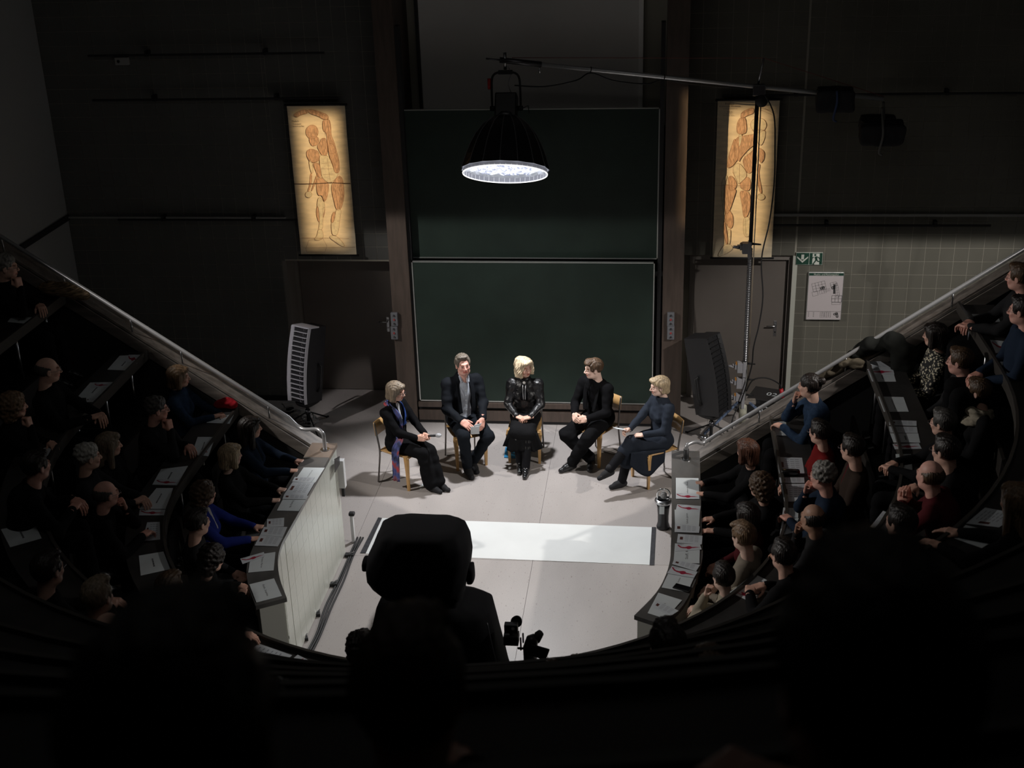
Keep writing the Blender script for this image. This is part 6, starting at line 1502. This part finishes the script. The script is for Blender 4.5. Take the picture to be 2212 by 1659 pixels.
for (kind, k, left), lst in G_.items():
    lst.sort(key=lambda q: q[0]); where = ('%s front counter' % ('left' if left else 'right')) if k == 1 else '%s desk row, %s half' % (ordn[k], 'left' if left else 'right')
    for i, (_, t, o0) in enumerate(lst):
        pos = 'only one' if len(lst) == 1 else ('nearest the steps' if i == 0 else ordw[i]+' from the steps')
        tag(t, f'{nouns[kind]} on the {where}, {pos}' if len(lst) > 1 else f'{nouns[kind]} lying alone on the {where}', 'card' if kind == 'place_card' else kind, nouns[kind]+'s on the desks')
# phone and glasses case on the desks
c = pz(1474, 1271, 1.36); t = tag(MB().box((-.075, -.04, 0), (.075, .04, .009), bev=.004).build('phone', M_black), 'black phone lying on a name card on the right counter', 'phone'); t.location = c; t.rotation_euler = (0, 0, R(-25))
MB().box((-.068, -.033, .0088), (.068, .033, .0095)).build('screen', mat('phone_glass', (.01, .01, .012), .08), t)
c = pz(1707, 1025, 1.735); t = tag(lump('glasses_case', (-.085, -.032, 0), (.085, .032, .045), C_boot, None, 4, .002, 4), 'black glasses case lying among leaflets on the right second desk', 'case'); t.location = c
MB().box((-.085, -.033, .020), (.085, .033, .022)).build('seam', M_dsteel, t)
# ---------------------------------------------------------------- draped equipment in the front of the floor
M_drape = mat('black_drape', (.006, .006, .007), .85, bump=.3, bscale=4, spec=.08, stretch=(2, 2, .5))
secs = [(2.236, -2.04, -1.55, .10), (2.225, -2.10, -1.50, .20), (2.19, -2.15, -1.46, .24), (2.10, -2.185, -1.43, .26), (1.97, -2.245, -1.42, .27), (1.88, -2.265, -1.435, .28), (1.80, -2.26, -1.45, .28), (1.72, -2.22, -1.475, .26), (1.655, -2.15, -1.485, .24), (1.61, -2.04, -1.505, .20),
        (1.58, -2.01, -1.50, .20), (1.56, -2.10, -1.45, .22), (1.53, -2.19, -1.32, .25), (1.50, -2.205, -1.27, .27), (1.3, -2.26, -1.235, .29), (1.1, -2.35, -1.20, .30), (.9, -2.42, -1.165, .32), (.5, -2.48, -1.05, .40), (.02, -2.54, -1.0, .44)]
dr = empty('draped_equipment', (-1.8, 8.72, 0), 0, 'tall boxy-topped equipment under black cloth standing at the front of the floor', 'equipment')
def loft_secs(secs, n=56, fold=.012):
    vs = []; fs = []
    for i, (z, a, b_, d) in enumerate(secs):
        for k in range(n):
            t_ = 2*math.pi*k/n; cx, sx = math.cos(t_), math.sin(t_); e = .55
            x = (a+b_)/2+(b_-a)/2*math.copysign(abs(cx)**e, cx); y = d*math.copysign(abs(sx)**e, sx)
            f_ = fold*math.sin(t_*7+i*.2)*min(1, max(0, (1.5-z)))+.004*math.sin(t_*11+i)
            vs.append((x+1.8+f_*cx, y+f_*sx, z))
    for i in range(len(secs)-1):
        for k in range(n): fs.append((i*n+k, (i+1)*n+k, (i+1)*n+(k+1) % n, i*n+(k+1) % n))
    fs.append(tuple(range(n))); return MB().add(vs, fs)
loft_secs(secs[:11]).build('hooded_top', M_drape, dr, True); loft_secs(secs[10:]).build('cloth_body', M_drape, dr, True)
lump('side_knob', (-.50, -.1, 1.84), (-.44, .05, 1.92), M_drape, dr, 2, .002, 3); lump('side_knob', (.34, -.1, 1.74), (.40, .05, 1.90), M_drape, dr, 3, .004, 3)
MB().tube(smooth_path([(.52, -.24, 1.50), (.56, -.28, 1.3), (.60, -.30, 1.1), (.66, -.33, .8)], 5), .006, 6).build('cloth_seam', mat('painted_sheen', (.05, .05, .055), .4), dr, True)  # sheen along a cloth fold, drawn as a thin paler tube
# ---------------------------------------------------------------- camera on a gimbal with monitors
gy = 8.55; g0 = py(1148, 1420, gy); gc = empty('gimbal_camera', (g0.x, gy, 0), 0, 'black video camera rig with flip monitor beside the draped equipment', 'camera')
def pb(x0, y0, x1, y1, d0, d1, name, m=M_black, bev=.006):
    a = py(x0, y0, gy); b_ = py(x1, y1, gy); return MB().box((a.x-g0.x, d0, b_.z), (b_.x-g0.x, d1, a.z), bev=bev).build(name, m, gc)
pb(1089.5, 1347, 1119, 1365.5, -.03, .03, 'field_monitor'); pb(1088.5, 1368.5, 1121, 1389, -.05, .05, 'transmitter')
a = py(1114, 1353, gy); T1 = Matrix.Translation((a.x-g0.x, .07, a.z)) @ Matrix.Rotation(R(70), 4, 'X')
MB().lathe([(.040, -.03), (.047, .02), (.043, .02), (.036, -.03)], 24, T1).build('lens_hood', M_black, gc, True)
MB().lathe([(0, 0), (.038, 0), (.038, -.012), (0, -.012)], 20, T1).build('lens_glass', mat('lens_glass', (.05, .06, .06), .1), gc)
MB().lathe([(0, 0), (.014, .0), (.014, -.01)], 14, Matrix.Translation((py(1109, 1354, gy).x-g0.x, -.032, py(1109, 1354, gy).z)) @ Matrix.Rotation(R(90), 4, 'X')).build('white_emblem', mat('emblem_grey', (.5, .5, .5), .5), gc)
pb(1123, 1378, 1127, 1405, -.012, .012, 'arm_bracket'); pb(1128, 1368, 1132, 1389, -.01, .01, 'arm_bracket'); pb(1118, 1399, 1133, 1403, -.01, .01, 'arm_bracket')
a = py(1104, 1367, gy); MB().tube([(a.x-g0.x-.01, 0, a.z-.02), (a.x-g0.x+.02, 0, a.z+.02)], .012, 8).build('hot_shoe', M_black, gc)
pts = [py(x, y, gy) for x, y in ((1146, 1433), (1145, 1400), (1150, 1381), (1156, 1376))]; MB().tube([(p.x-g0.x, 0, p.z) for p in pts], [.055, .058, .050, .030], 14).build('camera_body', mat('camera_shell', (.02, .02, .022), .4, var=.4, vscale=30), gc, True)
pts = [py(x, y, gy) for x, y in ((1158, 1388), (1163, 1375), (1168, 1370))]; lump_o = MB().tube([(p.x-g0.x, .02, p.z) for p in pts], [.03, .036, .028], 12).build('furry_microphone', mat('fur_grey', (.05, .05, .05), .95, bump=1., bscale=90), gc, True)
q = [py(x, y, gy) for x, y in ((1148, 1382), (1189, 1394), (1180, 1418), (1144, 1404))]
mo = MB().poly([(p.x-g0.x, -.07, p.z) for p in q][::-1], (0, .02, 0)).build('flip_monitor', M_black, gc); bv = mo.modifiers.new('bevel', 'BEVEL'); bv.width = .008; bv.segments = 3
MB().tube(smooth_path([(py(1184, 1412, gy).x-g0.x, -.05, py(1184, 1412, gy).z), (py(1189, 1426, gy).x-g0.x, -.04, py(1189, 1426, gy).z), (py(1188, 1445, gy).x-g0.x, 0, py(1188, 1445, gy).z)], 4), .003, 5).build('monitor_cable', M_black, gc)
for k in range(3):
    an = R(40+120*k); MB().tube([(.02*math.cos(an), .02*math.sin(an), 1.08), (.42*math.cos(an), .42*math.sin(an), .01)], [.020, .012], 8).build('tripod_leg', M_black, gc, True)
MB().tube([(0, 0, 1.0), (0, 0, 1.14)], .045, 12).build('fluid_head', M_black, gc, True)
# ---------------------------------------------------------------- small things on the floor and by the counters
t = empty('floor_spotlight', (.135, 12.74, 0), 0, 'small moving spotlight with chrome yoke standing by the right counter', 'spotlight')
MB().lathe([(0, 0), (.10, 0), (.105, .03), (.085, .10), (.085, .20), (.095, .32), (.11, .40), (.0, .40)], 24).build('body', mat('spot_black', (.02, .02, .022), .3), t, True)
MB().lathe([(.10, .40), (.135, .41), (.14, .43), (.135, .45), (.10, .46)], 24).build('rim_ring', M_steel, t, True)
MB().box((-.06, -.135, .28), (.015, -.10, .40), bev=.004).build('white_label', M_card, t)
for s in (-1, 1): MB().tube(smooth_path([(s*.085, 0, .45), (s*.095, 0, .54), (s*.06, 0, .60), (0, 0, .61)], 4), .016, 8).build('yoke_arm', mat('chrome', (.8, .8, .8), .12, metal=1), t, True)
MB().lathe([(0, -.05), (.045, -.05), (.055, 0), (.045, .05), (0, .05)], 18, Matrix.Translation((0, 0, .52)) @ Matrix.Rotation(R(80), 4, 'X')).build('head', mat('spot_grey', (.35, .35, .36), .3), t, True)
f = [pz(1092, 968, 0), pz(1126, 968, 0), pz(1123, 991, 0), pz(1089, 990, 0)]; c = sum(f, Vector())/4
t.scale = (.72, .72, .80)
t = empty('folder', c, 0, 'bright blue folder lying under the chair of the woman in leather jacket', 'folder'); MB().poly([p-c+Vector((0, 0, .002)) for p in f][::-1], (0, 0, .012)).build('cover', mat('folder_blue', (.03, .26, .52), .4), t); MB().poly([p*.97-c*.97+Vector((0, 0, .0145)) for p in f][::-1], (0, 0, .001)).build('cover_edge', mat('folder_blue', (.03, .26, .52), .4), t)
f = [pz(903, 1055, 0), pz(918, 1043, 0), pz(925, 1047, 0), pz(909, 1058, 0)]; c = sum(f, Vector())/4
t = tag(MB().poly([p-c+Vector((0, 0, .001)) for p in f][::-1], (0, 0, .004)).build('note_paper', M_card), 'white folded paper on the floor beside the feet of the microphone woman', 'paper'); t.location = c
pth = [(-3.27, 12.30, .012), (-3.28, 11.9, .012), (-3.27, 11.4, .012), (-3.29, 10.9, .012), (-3.27, 10.4, .012), (-3.28, 9.9, .012), (-3.24, 9.5, .012), (-3.10, 9.05, .012)]
for k in range(3):
    o0 = Vector(pth[0]); tag(MB().tube(smooth_path([Vector(p)+Vector((-.022+k*.028+.008*math.sin(i*2+k), 0, .004*(k % 2)))-o0 for i, p in enumerate(pth)], 5), .011, 7).build('floor_cable', M_black, None, True), ['black cable nearest the foot of the left counter', 'middle black cable along the left counter', 'outer black cable along the left counter'][k], 'cable', 'cables along the left counter').location = o0
for i, (x, y) in enumerate(((755, 1199), (718, 1262), (681, 1327), (654, 1380))):
    c = pz(x, y, .02); t = empty('cable_clamp', (c.x, c.y, 0), R(8*i), f'{["first", "second", "third", "fourth"][i]} black cable clamp from the panel end along the left counter', 'clamp', 'cable clamps along the left counter')
    MB().box((-.05, -.03, .0), (.05, .03, .035), bev=.004).build('base', M_black, t); MB().tube([(.0, -.02, .04), (.05, .02, .055)], .006, 6).build('lever', M_steel, t)
t = tag(MB().box((-3.335, 12.20, .0), (-3.30, 12.24, .34), bev=.004).build('cable_duct', mat('duct_white', (.7, .7, .7), .5)), 'white upright cable duct with black top at the end of the left counter', 'duct'); MB().box((-3.345, 12.19, .34), (-3.28, 12.25, .38), bev=.01).build('duct_cap', M_black, t)
t = tag(MB().box((-3.37, 11.945, .82), (-3.285, 12.02, 1.15), bev=.004).build('white_box', mat('duct_white', (.7, .7, .7), .5)), 'white box fixed high on the end of the left counter', 'box'); MB().box((-3.33, 11.95, .72), (-3.30, 11.99, .82)).build('box_plug', M_black, t)
t = MB().tube(smooth_path([(.17, 10.55, .02), (.10, 10.5, .02), (.06, 10.3, .02), (.10, 10.1, .02), (.16, 10.0, .02)], 5), .012, 7).build('cable_loop', M_black, None, True); tag(t, 'short black cable loop at the foot of the right counter', 'cable')
t = empty('flight_case', (1.62, 15.85, 0), R(-20), 'black flight case with white number on the floor right of the lamp mast', 'case')
MB().box((-.32, -.20, .0), (.32, .20, .30), bev=.01).build('case_body', M_black, t)
for z in (.006, .29): MB().box((-.325, -.205, z), (.325, .205, z+.014)).build('edge_profile', M_dsteel, t)
v_, f_ = text_mesh('02', .16); MB().add([(v.x-.1, -.207, v.y+.15) for v in v_], f_).build('lettering', M_card, t)
v_, f_ = text_mesh('02', .15); MB().add([(v.x-.05, v.y, .306) for v in v_], f_).build('lettering', M_card, t)
pth = [(1.20, 15.40, .55), (1.28, 15.42, .70), (1.45, 15.45, .72), (1.62, 15.5, .62), (1.66, 15.52, .52)]; o0 = Vector(pth[0])
t = tag(MB().tube(smooth_path([Vector(p)-o0 for p in pth], 5), .009, 7).build('plug_cable', M_black, None, True), 'black cable with red plug arching from the lamp mast base', 'cable'); t.location = o0; MB().tube([Vector((1.655, 15.52, .54))-o0, Vector((1.675, 15.52, .42))-o0], .026, 12).build('red_plug', mat('plug_red', (.55, .02, .03), .4), t, True)
pth = [(1.14, 15.38, .42), (1.02, 15.2, .2), (1.10, 15.0, .03), (1.35, 14.98, .02), (1.5, 15.15, .02), (1.42, 15.4, .02), (1.2, 15.42, .03)]; o0 = Vector(pth[0])
tag(MB().tube(smooth_path([Vector(p)-o0 for p in pth], 6), .008, 7).build('coiled_cable', M_black, None, True), 'black cable coiling on the floor round the lamp mast foot', 'cable').location = o0
# gear behind the left parapet
for i, (x, y) in enumerate(((628, 893), (650, 907), (668, 920))):
    c = pz(x, y, .0); t = empty('cable_coil', (c.x, c.y, 0), i, f'{["rear", "middle", "front"][i]} pale tangle of cable and plugs behind the left parapet', 'cable coil', 'tangles behind the left parapet')
    rr = random.Random(i); MB().tube(smooth_path([(.12*math.cos(a*.9)+rr.uniform(-.04, .04), .10*math.sin(a*.9)+rr.uniform(-.04, .04), .02+.01*a) for a in range(14)], 3), .009, 6).build('coil', mat('cable_grey', (.3, .3, .3), .5), t, True)
    MB().box((-.05, -.04, .0), (.05, .02, .09), bev=.01).build('plug_box', mat('duct_white', (.7, .7, .7), .5) if i else M_black, t)
# clothes left on the parapets and desks
def cloth_heap(name, pts, rads, m, label, cat, seed, amp=.034, freq=15, h=.014):
    P_ = np.array([tuple(p) for p in pts]); s = SDF(P_.min(0)-.22, P_.max(0)+.22, h)
    for i in range(len(pts)-1): s.cap(P_[i], P_[i+1], rads[i], rads[i+1], k=.04, sq=(1, 1, 1.5))
    V, Q = s.net(); V = relax(V, Q, 1, .4); V = V+normals(V, Q)*wrinkle(V, amp, seed, freq, (1, 1, 2.2))[:, None]; c = V.mean(0); o = link(name, np_mesh(name, V-c, Q), m); o.location = c; return tag(o, label, cat)
zr = lambda x: 1.24+.712*(x-.5)
cloth_heap('coat', [(1.66, 12.13, zr(1.66)+.03), (1.80, 12.12, zr(1.8)+.05), (1.94, 12.08, zr(1.94)+.07), (2.02, 11.96, zr(2.0)+.04)], [.05, .075, .085, .07], CC('tan_coat', (.15, .125, .09)), 'tan wool coat heaped over the right parapet below the handrail', 'coat', 4, .022, 24, .011)
cloth_heap('coat', [(1.98, 12.10, zr(1.98)+.10), (2.16, 12.06, zr(2.16)+.10), (2.32, 11.98, zr(2.32)+.05), (2.42, 11.86, zr(2.40)-.06), (2.40, 11.80, zr(2.4)-.30)], [.075, .10, .11, .11, .09], CC('dark_coat', (.02, .021, .019)), 'dark quilted coat heaped beside the tan coat on the right parapet', 'coat', 7, .026, 22, .011)
M_str = CC('striped_knit', (.22, .155, .095), var=.75, vscale=14, stretch=(1, 1, 9)); a = py(100, 622, 11.85); b_ = py(180, 640, 11.9)
cloth_heap('striped_garment', [a, (a+b_)/2+Vector((0, 0, .03)), b_], [.09, .10, .07], M_str, 'tan and black striped garment lying at the left parapet beside the curly-haired man', 'garment', 3, .016, 22)
c = pz(490, 882, 1.77); cloth_heap('red_bag', [c+Vector((-.08, .0, .04)), c+Vector((0, .02, .06)), c+Vector((.07, 0, .04))], [.06, .07, .055], CC('red_fabric', (.42, .02, .03)), 'bright red bag lying on the left second desk at the steps', 'bag', 9, .008, 40, .010)
